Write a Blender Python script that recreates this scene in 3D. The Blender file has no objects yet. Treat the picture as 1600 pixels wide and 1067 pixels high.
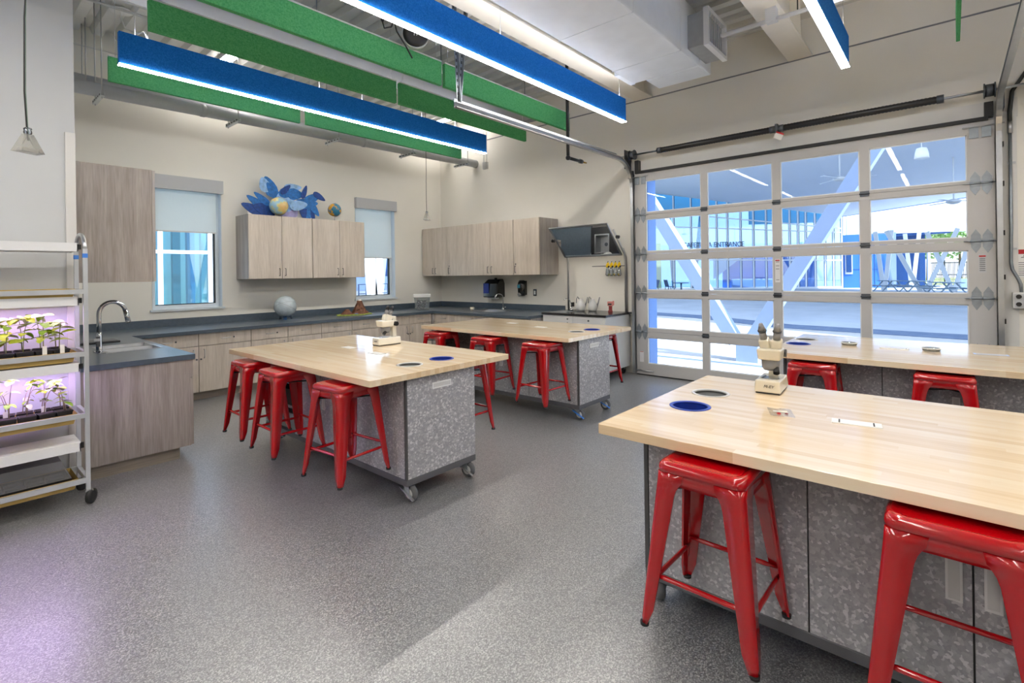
import bpy, bmesh, math, random
from mathutils import Vector, Matrix
random.seed(7)
PI = math.pi
scene = bpy.context.scene
COL = scene.collection

# ------------------------------------------------------------------ camera
cam_d = bpy.data.cameras.new('camera')
cam = bpy.data.objects.new('camera', cam_d)
COL.objects.link(cam)
cam_d.sensor_fit = 'HORIZONTAL'
cam_d.sensor_width = 36.0
cam_d.lens = 787.0 / 1600 * 36
cam_d.shift_y = (427.56 - 533.5) / 1600
cam_d.clip_end = 400
cam.matrix_world = (Matrix.Translation((0, 0, 1.58)) @ Matrix.Rotation(math.radians(-48.8944), 4, 'Z')
                    @ Matrix.Rotation(PI / 2, 4, 'X') @ Matrix.Rotation(-0.01422, 4, 'Z'))
scene.camera = cam

# ------------------------------------------------------------------ world, sun, exposure
world = bpy.data.worlds.new('world')
scene.world = world
world.use_nodes = True
wn = world.node_tree.nodes
sky = wn.new('ShaderNodeTexSky')
sky.sky_type = 'NISHITA'
sky.sun_disc = False
sky.sun_elevation = math.radians(52)
sky.sun_rotation = math.radians(180)
sky.air_density = 1.2
sky.dust_density = 1.0
haze = wn.new('ShaderNodeMixRGB')          # thin bright cloud over the blue
haze.inputs[0].default_value = 0.6
haze.inputs[2].default_value = (3.3, 3.6, 4.1, 1)
world.node_tree.links.new(sky.outputs[0], haze.inputs[1])
world.node_tree.links.new(haze.outputs[0], wn['Background'].inputs[0])
wn['Background'].inputs[1].default_value = 0.55
sun_d = bpy.data.lights.new('sun', 'SUN')
sun_d.energy = 9.0
sun_d.angle = math.radians(0.6)
sun_d.color = (1.0, 0.96, 0.9)
sun = bpy.data.objects.new('sun', sun_d)
COL.objects.link(sun)
sun.rotation_euler = Vector((0.04, 0.62, -0.78)).to_track_quat('-Z', 'Y').to_euler()
LED = 52.0            # radiance of the ceiling light strips
GROW = 34.0           # radiance of the plant lights
vs = scene.view_settings
scene.display_settings.display_device = 'sRGB'
vs.view_transform = 'Standard'
vs.look = 'None'
vs.exposure = 0.22
vs.gamma = 1.0
vs.use_curve_mapping = False
scene.cycles.max_bounces = 10
scene.cycles.diffuse_bounces = 5
scene.cycles.glossy_bounces = 4
scene.cycles.transparent_max_bounces = 16
scene.cycles.caustics_reflective = False
scene.cycles.caustics_refractive = False
scene.cycles.sample_clamp_indirect = 6.0
try:
    scene.cycles.use_denoising = True
except Exception:
    pass


# ------------------------------------------------------------------ materials
def lin(c):
    if isinstance(c, str):
        c = [int(c[i:i + 2], 16) / 255 for i in (1, 3, 5)]
    return tuple(x / 12.92 if x <= 0.04045 else ((x + 0.055) / 1.055) ** 2.4 for x in c) + (1.0,)


class NT:
    def __init__(self, name):
        self.m = bpy.data.materials.new(name)
        self.m.use_nodes = True
        self.t = self.m.node_tree
        self.b = self.t.nodes['Principled BSDF']

    def n(self, typ, **kw):
        x = self.t.nodes.new(typ)
        for k, v in kw.items():
            if k.startswith('i_'):
                key = k[2:]
                x.inputs[int(key) if key.isdigit() else key.replace('_', ' ')].default_value = v
            else:
                setattr(x, k, v)
        return x

    def l(self, a, b):
        self.t.links.new(a, b)

    def set(self, **kw):
        for k, v in kw.items():
            self.b.inputs[k.replace('_', ' ')].default_value = v
        return self

    def coord(self, scale=(1, 1, 1), kind='Object'):
        tc = self.n('ShaderNodeTexCoord')
        mp = self.n('ShaderNodeMapping')
        mp.inputs['Scale'].default_value = scale
        self.l(tc.outputs[kind], mp.inputs['Vector'])
        return mp.outputs[0]

    def ramp(self, fac, stops, interp='LINEAR'):
        r = self.n('ShaderNodeValToRGB')
        r.color_ramp.interpolation = interp
        e = r.color_ramp.elements
        while len(e) < len(stops):
            e.new(0.5)
        for i, (p, c) in enumerate(stops):
            e[i].position = p
            e[i].color = lin(c) if not isinstance(c, tuple) or len(c) == 3 else c
        self.l(fac, r.inputs[0])
        return r.outputs[0]

    def noise(self, vec, scale, detail=2.0, rough=0.5):
        x = self.n('ShaderNodeTexNoise')
        x.inputs['Scale'].default_value = scale
        x.inputs['Detail'].default_value = detail
        x.inputs['Roughness'].default_value = rough
        self.l(vec, x.inputs['Vector'])
        return x.outputs['Fac']

    def base(self, out):
        self.l(out, self.b.inputs['Base Color'])

    def bump(self, out, strength=0.1, dist=0.002):
        x = self.n('ShaderNodeBump')
        x.inputs['Strength'].default_value = strength
        x.inputs['Distance'].default_value = dist
        self.l(out, x.inputs['Height'])
        self.l(x.outputs[0], self.b.inputs['Normal'])


def plain(name, col, rough=0.5, metal=0.0, coat=0.0, var=0.04, scale=8.0, spec=0.5):
    """colour with a faint procedural variation"""
    t = NT(name)
    c = lin(col)[:3]
    v = t.coord()
    f = t.noise(v, scale, 3.0)
    a = tuple(max(0, x * (1 - var)) for x in c) + (1,)
    b = tuple(min(1, x * (1 + var)) for x in c) + (1,)
    t.base(t.ramp(f, [(0.3, a), (0.7, b)]))
    t.set(Roughness=rough, Metallic=metal, Specular_IOR_Level=spec)
    if coat:
        t.set(Coat_Weight=coat, Coat_Roughness=0.06)
    return t.m


def emit(name, col, strength):
    t = NT(name)
    t.set(Base_Color=lin(col), Emission_Color=lin(col), Emission_Strength=strength)
    return t.m


def glassy(name, tint, refl=0.12, haze=0.0, rough=0.0, gain=0.9):
    t = NT(name)
    out = t.t.nodes['Material Output']
    tr = t.n('ShaderNodeBsdfTransparent')
    tr.inputs[0].default_value = lin(tint)
    gl = t.n('ShaderNodeBsdfGlossy')
    gl.inputs['Roughness'].default_value = rough
    fr = t.n('ShaderNodeFresnel')
    fr.inputs[0].default_value = 1.45
    mu = t.n('ShaderNodeMath', operation='MULTIPLY_ADD')
    t.l(fr.outputs[0], mu.inputs[0])
    mu.inputs[1].default_value = gain
    mu.inputs[2].default_value = refl
    mx = t.n('ShaderNodeMixShader')
    t.l(mu.outputs[0], mx.inputs[0])
    t.l(tr.outputs[0], mx.inputs[1])
    t.l(gl.outputs[0], mx.inputs[2])
    last = mx.outputs[0]
    if haze:
        df = t.n('ShaderNodeBsdfDiffuse')
        df.inputs[0].default_value = lin(tint)
        m2 = t.n('ShaderNodeMixShader')
        m2.inputs[0].default_value = haze
        t.l(last, m2.inputs[1])
        t.l(df.outputs[0], m2.inputs[2])
        last = m2.outputs[0]
    t.l(last, out.inputs[0])
    return t.m


def mat_wood(name, a, b, c, axis='Z', scale=1.0, rough=0.42):
    t = NT(name)
    s = {'X': (0.55, 9, 9), 'Y': (9, 0.55, 9), 'Z': (9, 9, 0.55)}[axis]
    s = tuple(x * scale for x in s)
    tc = t.n('ShaderNodeTexCoord')
    oi = t.n('ShaderNodeObjectInfo')
    ad = t.n('ShaderNodeVectorMath', operation='ADD')
    sc = t.n('ShaderNodeVectorMath', operation='SCALE')
    cx = t.n('ShaderNodeCombineXYZ')
    for i in range(3):
        t.l(oi.outputs['Random'], cx.inputs[i])
    t.l(cx.outputs[0], sc.inputs[0])
    sc.inputs['Scale'].default_value = 17.0
    t.l(tc.outputs['Object'], ad.inputs[0])
    t.l(sc.outputs[0], ad.inputs[1])
    mp = t.n('ShaderNodeMapping')
    mp.inputs['Scale'].default_value = s
    t.l(ad.outputs[0], mp.inputs['Vector'])
    f1 = t.noise(mp.outputs[0], 1.6, 4.0, 0.6)
    f2 = t.noise(mp.outputs[0], 9.0, 3.0, 0.6)
    w = t.n('ShaderNodeMath', operation='MULTIPLY_ADD')
    t.l(f2, w.inputs[0])
    w.inputs[1].default_value = 0.45
    ml = t.n('ShaderNodeMath', operation='MULTIPLY')
    t.l(f1, ml.inputs[0])
    ml.inputs[1].default_value = 0.6
    t.l(ml.outputs[0], w.inputs[2])
    t.base(t.ramp(w.outputs[0], [(0.33, a), (0.5, b), (0.68, c)]))
    t.set(Roughness=rough)
    t.bump(f2, 0.06, 0.001)
    return t.m


def mat_butcher():
    """maple staves glued side by side, running along Y, under glossy varnish"""
    t = NT('butcher block')
    tc = t.n('ShaderNodeTexCoord')
    sp = t.n('ShaderNodeSeparateXYZ')
    t.l(tc.outputs['Object'], sp.inputs[0])

    def m(op, a, bval=None, b=None):
        x = t.n('ShaderNodeMath', operation=op)
        t.l(a, x.inputs[0])
        if b is not None:
            t.l(b, x.inputs[1])
        elif bval is not None:
            x.inputs[1].default_value = bval
        return x.outputs[0]
    row = m('FLOOR', m('DIVIDE', sp.outputs[0], 0.041))
    wn1 = t.n('ShaderNodeTexWhiteNoise', noise_dimensions='1D')
    t.l(row, wn1.inputs['W'])
    yy = m('ADD', m('DIVIDE', sp.outputs[1], 0.85), b=m('MULTIPLY', wn1.outputs['Value'], 5.0))
    seg = m('FLOOR', yy)
    cx = t.n('ShaderNodeCombineXYZ')
    t.l(row, cx.inputs[0])
    t.l(seg, cx.inputs[1])
    wn2 = t.n('ShaderNodeTexWhiteNoise', noise_dimensions='2D')
    t.l(cx.outputs[0], wn2.inputs['Vector'])
    mp = t.n('ShaderNodeMapping')
    mp.inputs['Scale'].default_value = (14, 0.8, 14)
    t.l(tc.outputs['Object'], mp.inputs['Vector'])
    gr = t.noise(mp.outputs[0], 4.0, 4.0, 0.6)
    mix = m('ADD', m('MULTIPLY', wn2.outputs['Value'], 0.55), b=m('MULTIPLY', gr, 0.55))
    t.base(t.ramp(mix, [(0.1, '#d3b58a'), (0.35, '#dfc49c'), (0.55, '#e6cea9'), (0.9, '#ecdcbf')]))
    t.set(Roughness=0.34, Coat_Weight=1.0, Coat_Roughness=0.11, Coat_IOR=1.85, Specular_IOR_Level=0.5)
    return t.m


def mat_speckle():
    """grey laminate with angular chips"""
    t = NT('chip laminate')
    v = t.coord()
    vo = t.n('ShaderNodeTexVoronoi', feature='F1', distance='MANHATTAN')
    vo.inputs['Scale'].default_value = 82.0
    vo.inputs['Randomness'].default_value = 1.0
    t.l(v, vo.inputs['Vector'])
    sp = t.n('ShaderNodeSeparateColor')
    t.l(vo.outputs['Color'], sp.inputs[0])
    f = t.noise(v, 60.0, 2.0)
    a = t.n('ShaderNodeMath', operation='MULTIPLY')
    t.l(f, a.inputs[0])
    a.inputs[1].default_value = 0.3
    ad = t.n('ShaderNodeMath', operation='MULTIPLY_ADD')
    t.l(sp.outputs[0], ad.inputs[0])
    ad.inputs[1].default_value = 0.75
    t.l(a.outputs[0], ad.inputs[2])
    t.base(t.ramp(ad.outputs[0], [(0.2, '#929297'), (0.55, '#9e9ea3'), (0.72, '#a9a9ad'), (0.86, '#c8c8cb')]))
    t.set(Roughness=0.3)
    return t.m


def mat_floor():
    t = NT('flecked epoxy floor')
    v = t.coord()
    vo = t.n('ShaderNodeTexVoronoi', feature='F1')
    vo.inputs['Scale'].default_value = 210.0
    t.l(v, vo.inputs['Vector'])
    sp = t.n('ShaderNodeSeparateColor')
    t.l(vo.outputs['Color'], sp.inputs[0])
    f = t.noise(v, 120.0, 3.0, 0.7)
    ad = t.n('ShaderNodeMath', operation='MULTIPLY_ADD')
    t.l(sp.outputs[0], ad.inputs[0])
    ad.inputs[1].default_value = 0.5
    t.l(f, ad.inputs[2])
    t.base(t.ramp(ad.outputs[0], [(0.35, '#343538'), (0.6, '#595b5e'), (0.8, '#717376'), (1.0, '#a4a5a5')]))
    t.set(Roughness=0.45, Specular_IOR_Level=0.6, Coat_Weight=1.0, Coat_Roughness=0.30, Coat_IOR=1.85)
    t.bump(f, 0.35, 0.003)
    return t.m


def mat_felt(name, a, b):
    t = NT(name)
    v = t.coord()
    f = t.noise(v, 75.0, 4.0, 0.8)
    t.base(t.ramp(f, [(0.35, a), (0.65, b)]))
    t.set(Roughness=0.95, Specular_IOR_Level=0.1)
    t.bump(f, 0.4, 0.004)
    return t.m


def mat_ground(name, a, b, scale=0.8, rough=0.85):
    t = NT(name)
    v = t.coord()
    f = t.noise(v, scale, 6.0, 0.65)
    g = t.noise(v, 40.0, 2.0, 0.6)
    ad = t.n('ShaderNodeMath', operation='MULTIPLY_ADD')
    t.l(g, ad.inputs[0])
    ad.inputs[1].default_value = 0.35
    t.l(f, ad.inputs[2])
    t.base(t.ramp(ad.outputs[0], [(0.5, a), (0.85, b)]))
    t.set(Roughness=rough)
    return t.m


M = {}
M['wall'] = plain('wall paint', '#e4e1d8', 0.75, var=0.015, scale=2.0, spec=0.3)
M['wall_white'] = plain('white wall paint', '#c6c9ca', 0.7, var=0.012, scale=2.0, spec=0.3)
M['trim'] = plain('white trim paint', '#d6d5d1', 0.5, var=0.01)
M['ceil'] = plain('white steel deck', '#dcdcd9', 0.5, var=0.02)
M['beam'] = plain('painted steel beam', '#dfd9cc', 0.55, var=0.02)
M['beam_grey'] = plain('grey primed steel', '#7b7d80', 0.6, var=0.02)
M['duct'] = plain('white wrapped duct', '#e4e9ee', 0.55, var=0.03, scale=5.0)
M['duct_grey'] = plain('grey duct sealant', '#9ea1a3', 0.6, var=0.06, scale=12.0)
M['floor'] = mat_floor()
M['butcher'] = mat_butcher()
M['speckle'] = mat_speckle()
M['wood'] = mat_wood('grey washed laminate', '#7a726c', '#918983', '#a69e97', 'Z')
M['wood_warm'] = mat_wood('pale washed laminate', '#afa497', '#c3b8ab', '#d2c8bc', 'Z')
M['wood_side'] = mat_wood('grey laminate side', '#8a8580', '#9e9893', '#b1aba5', 'Z')
M['toe'] = mat_wood('toe kick laminate', '#80776d', '#948a7e', '#a3998c', 'X')
M['counter'] = plain('blue grey solid surface', '#4a5661', 0.28, var=0.1, scale=30.0)
M['counter_black'] = plain('black resin top', '#222124', 0.2)
M['plinth'] = plain('dark grey plinth', '#55565a', 0.45)
M['edge'] = plain('grey edge trim', '#4c4d4e', 0.5)
M['red'] = plain('red gloss enamel', '#a8020b', 0.14, coat=0.6, var=0.02)
M['chrome'] = plain('chrome', '#d9dadc', 0.08, 1.0, var=0.02)
M['steel'] = plain('brushed steel', '#b9bbbd', 0.3, 1.0, var=0.05)
M['galv'] = plain('galvanised steel', '#8f969c', 0.38, 0.75, var=0.1, scale=20)
M['alu'] = plain('aluminium tube', '#c6cacd', 0.35, 0.6, var=0.05)
M['dark_steel'] = plain('dark steel', '#55595e', 0.4, 0.8, var=0.08)
M['black'] = plain('black plastic', '#151517', 0.35, var=0.1)
M['gloss_black'] = plain('gloss black plastic', '#0d0e10', 0.12, coat=0.6, var=0.05)
M['rubber'] = plain('grey rubber wheel', '#5b5c5e', 0.6)
M['black_rubber'] = plain('black rubber', '#17181a', 0.6)
M['white'] = plain('white plastic', '#e2e2e0', 0.4, var=0.01)
M['white_metal'] = plain('white enamelled metal', '#dfe0e0', 0.4, var=0.01)
M['cream'] = plain('cream enamel', '#d8d0bb', 0.32, var=0.02, coat=0.3)
M['offwhite'] = plain('off white enamel', '#e4e0d2', 0.32, var=0.02, coat=0.3)
M['grey_plastic'] = plain('grey plastic', '#7e7f82', 0.4)
M['light_grey'] = plain('light grey enamel', '#c8c9c8', 0.4, var=0.01)
M['blue_ring'] = plain('blue plastic ring', '#1237a0', 0.3, coat=0.3)
M['bin_blue'] = plain('blue bin', '#0d2c8c', 0.4)
M['grey_ring'] = plain('grey plastic ring', '#b9bab9', 0.35)
M['bin_grey'] = plain('grey bin', '#454746', 0.5)
M['felt_blue'] = mat_felt('blue felt', '#1264bf', '#2c82dc')
M['felt_green'] = mat_felt('green felt', '#3f9258', '#62ad74')
M['led'] = emit('led strip', '#fff8f0', LED)
M['led_up'] = emit('upper led strip', '#fff8f0', LED * 0.6)
M['grow'] = emit('grow lamp', '#d9b8ff', GROW)
M['tray_tan'] = plain('tan plastic tray', '#c9ab62', 0.5)
M['tray_black'] = plain('black seedling tray', '#141416', 0.35)
M['dome'] = glassy('clear tray cover', '#c9c8cc', 0.03, 0.10, 0.3, 0.5)
M['pot'] = plain('black plant pot', '#16151a', 0.5)
M['soil'] = plain('potting soil', '#2b211b', 0.95, var=0.3, scale=60)
M['leaf'] = plain('yellow green leaf', '#b3c22c', 0.5, var=0.2, scale=40)
M['leaf2'] = plain('mid green leaf', '#86a834', 0.5, var=0.2, scale=40)
M['leaf_pale'] = plain('pale leaf', '#c3bfae', 0.5, var=0.1, scale=40)
M['stem'] = plain('plant stem', '#8b9150', 0.6)
M['stem2'] = plain('reddish plant stem', '#a08a7c', 0.6)
M['tag'] = plain('paper tag', '#efece4', 0.7)
def mat_shade():
    t = NT('roller shade cloth')
    v = t.coord()
    f = t.noise(v, 220.0, 2.0)
    c = t.ramp(f, [(0.3, '#eaf0ee'), (0.7, '#f2f6f4')])
    t.base(c)
    t.set(Roughness=0.85)
    tl = t.n('ShaderNodeBsdfTranslucent')
    t.l(c, tl.inputs[0])
    mx = t.n('ShaderNodeMixShader')
    mx.inputs[0].default_value = 0.5
    t.l(t.b.outputs[0], mx.inputs[1])
    t.l(tl.outputs[0], mx.inputs[2])
    t.l(mx.outputs[0], t.t.nodes['Material Output'].inputs[0])
    return t.m


M['shade'] = mat_shade()
M['valance'] = plain('grey valance', '#b4b6b9', 0.5, var=0.01)
M['window_frame'] = plain('white window frame', '#d0d8dc', 0.4, var=0.01)
M['gasket'] = plain('black window gasket', '#1f2a30', 0.5)
M['glass'] = glassy('clear window glass', '#f2f8ff', 0.0, gain=0.4)
M['door_panel'] = plain('aluminium door rail', '#b3b2b1', 0.42, var=0.01, spec=0.4)
M['pane_edge'] = plain('glazing bead', '#dfe3e6', 0.4)
M['acrylic'] = glassy('clear acrylic', '#dfe6ef', 0.1)
M['shade_glass'] = glassy('clear ribbed plastic', '#efeee8', 0.16, 0.22, 0.15)
M['cord'] = plain('black cord', '#1a1c1b', 0.5)
M['cord_green'] = plain('green wire', '#6d8f78', 0.5)
M['mirror'] = plain('mirror', '#e8ecee', 0.02, 1.0, var=0.0)
M['yellow'] = plain('yellow plastic', '#f0c800', 0.35)
M['grey_paint'] = plain('grey pipe paint', '#bcbfc4', 0.5, var=0.03)
M['red_print'] = plain('red print', '#b3151b', 0.6)
M['ink'] = plain('black ink', '#2a2a2c', 0.7)
M['label'] = plain('label paper', '#d7d7d8', 0.6)
M['brass'] = plain('brass', '#b98d3f', 0.3, 1.0)
# outdoors
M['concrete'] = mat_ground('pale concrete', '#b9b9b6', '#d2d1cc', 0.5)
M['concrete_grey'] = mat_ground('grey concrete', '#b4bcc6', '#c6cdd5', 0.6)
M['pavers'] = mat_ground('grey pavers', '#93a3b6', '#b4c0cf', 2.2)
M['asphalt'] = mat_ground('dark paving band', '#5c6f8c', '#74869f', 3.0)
M['canopy'] = plain('canopy soffit', '#eef1f5', 0.7, var=0.015, scale=0.5)
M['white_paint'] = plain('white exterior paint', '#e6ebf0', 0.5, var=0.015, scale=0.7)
M['pale_blue'] = plain('pale blue exterior paint', '#a9bfe6', 0.5, var=0.02)
M['ext_blue'] = plain('bright blue cladding', '#3f7fd6', 0.5, var=0.03, scale=1.0)
M['ext_navy'] = plain('navy cladding', '#164a86', 0.5, var=0.06, scale=1.0)
M['jamb_blue'] = plain('blue jamb paint', '#6f9be0', 0.5, var=0.02)
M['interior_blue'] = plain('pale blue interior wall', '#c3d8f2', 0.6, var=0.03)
M['ext_yellow'] = plain('yellow wall', '#e2d98c', 0.6, var=0.03)
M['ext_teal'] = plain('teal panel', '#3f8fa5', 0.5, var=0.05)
M['mullion'] = plain('white mullion', '#e9eff5', 0.45, var=0.01)
M['mullion_dark'] = plain('dark mullion', '#3b5273', 0.45)
M['hall_glass'] = glassy('cyan tinted hall glass', '#c9ecf2', 0.10, gain=0.6)
M['curtain_glass'] = glassy('blue tinted glass', '#cfe4f8', 0.10, gain=0.6)
M['ext_grey'] = plain('exterior metal mesh', '#8fa5b8', 0.5)
M['fence'] = plain('black fence', '#1c2420', 0.5)
M['grass'] = mat_ground('grass', '#9db86a', '#c6cf86', 1.2)
M['foliage'] = plain('tree foliage', '#7f9f62', 0.8, var=0.35, scale=3.0)
M['trunk'] = plain('tree trunk', '#6b5a48', 0.9)
M['rock'] = plain('brown painted plaster', '#6d4632', 0.7, var=0.4, scale=30)
M['snow'] = plain('white painted plaster', '#e8e2d8', 0.7)
M['moss'] = plain('green painted board', '#8f9c3f', 0.8, var=0.35, scale=25)
M['feather1'] = plain('blue printed card', '#1f6bb4', 0.6, var=0.3, scale=25)
M['feather2'] = plain('dark blue printed card', '#123f86', 0.6, var=0.3, scale=25)
M['feather3'] = plain('pale blue printed card', '#8fb6e0', 0.6, var=0.25, scale=18)
M['feather4'] = plain('lilac printed card', '#a09ac6', 0.6, var=0.2, scale=14)
M['pink'] = plain('pink plastic', '#c98078', 0.4)
M['maroon'] = plain('dark red plastic', '#7c2626', 0.4)
M['clear_box'] = glassy('clear plastic tub', '#d5dbdc', 0.1, 0.18)
M['bag'] = glassy('thin clear film', '#f4f2ee', 0.05, 0.12, 0.1, 0.4)
M['wire'] = plain('dark cable bundle', '#26292b', 0.5)


def mat_globe(name, sea, land1, land2, seed):
    t = NT(name)
    v = t.coord()
    mp = t.n('ShaderNodeMapping')
    mp.inputs['Location'].default_value = (seed, seed * 0.7, seed * 1.3)
    t.l(v, mp.inputs['Vector'])
    f = t.noise(mp.outputs[0], 7.0, 6.0, 0.6)
    t.base(t.ramp(f, [(0.47, sea), (0.5, land1), (0.62, land2)]))
    t.set(Roughness=0.25, Coat_Weight=0.3)
    return t.m


M['globe_old'] = mat_globe('pale physical globe', '#9fc4d6', '#cfd08a', '#d8b070', 2.3)
M['globe_blue'] = mat_globe('deep blue globe', '#246f8c', '#c79a2f', '#b67d22', 5.1)
M['globe_star'] = plain('pale celestial globe', '#b9c4c9', 0.2, coat=0.5, var=0.12, scale=18)


# ------------------------------------------------------------------ mesh builder
class MB:
    def __init__(self):
        self.v, self.f, self.s = [], [], []

    def add(self, verts, faces, smooth=False, mat=None):
        o = len(self.v)
        if mat is not None:
            verts = [mat @ Vector(p) for p in verts]
        self.v += [tuple(p) for p in verts]
        self.f += [tuple(i + o for i in fc) for fc in faces]
        self.s += [smooth] * len(faces)
        return self

    def box(self, x0, x1, y0, y1, z0, z1, mat=None):
        v = [(x0, y0, z0), (x1, y0, z0), (x1, y1, z0), (x0, y1, z0), (x0, y0, z1), (x1, y0, z1), (x1, y1, z1), (x0, y1, z1)]
        f = [(0, 3, 2, 1), (4, 5, 6, 7), (0, 1, 5, 4), (1, 2, 6, 5), (2, 3, 7, 6), (3, 0, 4, 7)]
        return self.add(v, f, False, mat)

    def frustum(self, b, t, z0, z1, mat=None):
        (a0, a1, c0, c1), (d0, d1, e0, e1) = b, t
        v = [(a0, c0, z0), (a1, c0, z0), (a1, c1, z0), (a0, c1, z0), (d0, e0, z1), (d1, e0, z1), (d1, e1, z1), (d0, e1, z1)]
        f = [(0, 3, 2, 1), (4, 5, 6, 7), (0, 1, 5, 4), (1, 2, 6, 5), (2, 3, 7, 6), (3, 0, 4, 7)]
        return self.add(v, f, False, mat)

    def prism(self, poly, y0, y1, mat=None):
        """polygon in XZ (counter-clockwise seen from -Y), swept along Y"""
        n = len(poly)
        v = [(x, y0, z) for x, z in poly] + [(x, y1, z) for x, z in poly]
        f = [tuple(range(n)), tuple(range(2 * n - 1, n - 1, -1))]
        for i in range(n):
            j = (i + 1) % n
            f.append((i, i + n, j + n, j))
        return self.add(v, f, False, mat)

    def lathe(self, prof, n=20, mat=None, smooth=True, caps=True):
        """profile of (r, z) about Z"""
        v, f = [], []
        for r, z in prof:
            for k in range(n):
                a = 2 * PI * k / n
                v.append((r * math.cos(a), r * math.sin(a), z))
        for i in range(len(prof) - 1):
            for k in range(n):
                k2 = (k + 1) % n
                f.append((i * n + k, i * n + k2, (i + 1) * n + k2, (i + 1) * n + k))
        self.add(v, f, smooth, mat)
        if caps:
            o = len(self.v) - len(v)
            if prof[0][0] > 1e-6:
                self.f.append(tuple(o + k for k in range(n - 1, -1, -1)))
                self.s.append(False)
            if prof[-1][0] > 1e-6:
                self.f.append(tuple(o + (len(prof) - 1) * n + k for k in range(n)))
                self.s.append(False)
        return self

    def cyl(self, p0, p1, r, n=12, r1=None):
        p0, p1 = Vector(p0), Vector(p1)
        d = p1 - p0
        q = d.to_track_quat('Z', 'Y').to_matrix().to_4x4()
        return self.lathe([(r, 0), (r if r1 is None else r1, d.length)], n, Matrix.Translation(p0) @ q)

    def sphere(self, c, r, n=20, m=12, sc=(1, 1, 1)):
        prof = [(max(1e-7, r * math.sin(PI * i / m)), -r * math.cos(PI * i / m)) for i in range(m + 1)]
        mt = Matrix.Translation(c) @ Matrix.Diagonal((sc[0], sc[1], sc[2], 1))
        return self.lathe(prof, n, mt, True, False)

    def tube(self, pts, r, n=8, closed=False):
        pts = [Vector(p) for p in pts]
        rs = r if isinstance(r, (list, tuple)) else [r] * len(pts)
        N = len(pts)
        v, f = [], []
        prev = None
        for i, p in enumerate(pts):
            if closed:
                t = (pts[(i + 1) % N] - pts[i - 1]).normalized()
            else:
                t = (pts[min(i + 1, N - 1)] - pts[max(i - 1, 0)]).normalized()
            if prev is None:
                a = Vector((0, 0, 1)) if abs(t.z) < 0.9 else Vector((1, 0, 0))
                u = t.cross(a).normalized()
            else:
                u = (prev - t * prev.dot(t)).normalized()
            prev = u
            w = t.cross(u)
            for k in range(n):
                a = 2 * PI * k / n
                v.append(p + (u * math.cos(a) + w * math.sin(a)) * rs[i])
        for i in range(N if closed else N - 1):
            i2 = (i + 1) % N
            for k in range(n):
                k2 = (k + 1) % n
                f.append((i * n + k, i * n + k2, i2 * n + k2, i2 * n + k))
        self.add(v, f, True)
        if not closed:
            o = len(self.v) - len(v)
            self.f.append(tuple(o + k for k in range(n - 1, -1, -1)))
            self.f.append(tuple(o + (N - 1) * n + k for k in range(n)))
            self.s += [False, False]
        return self

    def bar(self, p0, p1, w, h, up=(0, 0, 1)):
        """rectangular bar from p0 to p1: w across, h along up"""
        p0, p1 = Vector(p0), Vector(p1)
        d = p1 - p0
        t = d.normalized()
        s = t.cross(Vector(up))
        if s.length < 1e-4:
            s = t.cross(Vector((1, 0, 0)))
        s.normalize()
        u = s.cross(t)
        v = []
        for p in (p0, p1):
            for a, b in ((-1, -1), (1, -1), (1, 1), (-1, 1)):
                v.append(p + s * (a * w / 2) + u * (b * h / 2))
        f = [(0, 3, 2, 1), (4, 5, 6, 7), (0, 1, 5, 4), (1, 2, 6, 5), (2, 3, 7, 6), (3, 0, 4, 7)]
        return self.add(v, f)

    def mesh(self, name):
        me = bpy.data.meshes.new(name)
        me.from_pydata(self.v, [], self.f)
        bm = bmesh.new()
        bm.from_mesh(me)
        bmesh.ops.recalc_face_normals(bm, faces=bm.faces)
        bm.to_mesh(me)
        bm.free()
        if len(me.polygons) == len(self.s):
            me.polygons.foreach_set('use_smooth', self.s)
        return me

    def build(self, name, mat, parent=None, loc=None, rot=None, bevel=0, seg=2):
        o = bpy.data.objects.new(name, self.mesh(name))
        o.data.materials.append(M[mat] if isinstance(mat, str) else mat)
        COL.objects.link(o)
        if parent is not None:
            o.parent = parent
        if loc is not None:
            o.location = loc
        if rot is not None:
            o.rotation_euler = rot
        if bevel:
            b = o.modifiers.new('bevel', 'BEVEL')
            b.width = bevel
            b.segments = seg
            b.limit_method = 'ANGLE'
        return o


def tag(o, label=None, cat=None, group=None, kind=None):
    for k, v in (('label', label), ('category', cat), ('group', group), ('kind', kind)):
        if v:
            o[k] = v
    return o


def thing(name, label, cat, loc=(0, 0, 0), rz=0.0, group=None, kind=None):
    o = bpy.data.objects.new(name, None)
    COL.objects.link(o)
    o.empty_display_size = 0.1
    o.location = loc
    o.rotation_euler = (0, 0, rz)
    return tag(o, label, cat, group, kind)


def dup(root, loc, rz=None, label=None, group=None):
    r = root.copy()
    COL.objects.link(r)
    r.location = loc
    if rz is not None:
        r.rotation_euler = (0, 0, rz)
    if label:
        r['label'] = label
    if group:
        r['group'] = group
    for ch in list(root.children):
        c = ch.copy()
        COL.objects.link(c)
        c.parent = r
        for g in ch.children:
            d = g.copy()
            COL.objects.link(d)
            d.parent = c
    return r


def dup_part(o, parent, loc=None, rot=None):
    c = o.copy()
    COL.objects.link(c)
    c.parent = parent
    if loc is not None:
        c.location = loc
    if rot is not None:
        c.rotation_euler = rot
    for g in o.children:
        d = g.copy()
        COL.objects.link(d)
        d.parent = c
    return c


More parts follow.
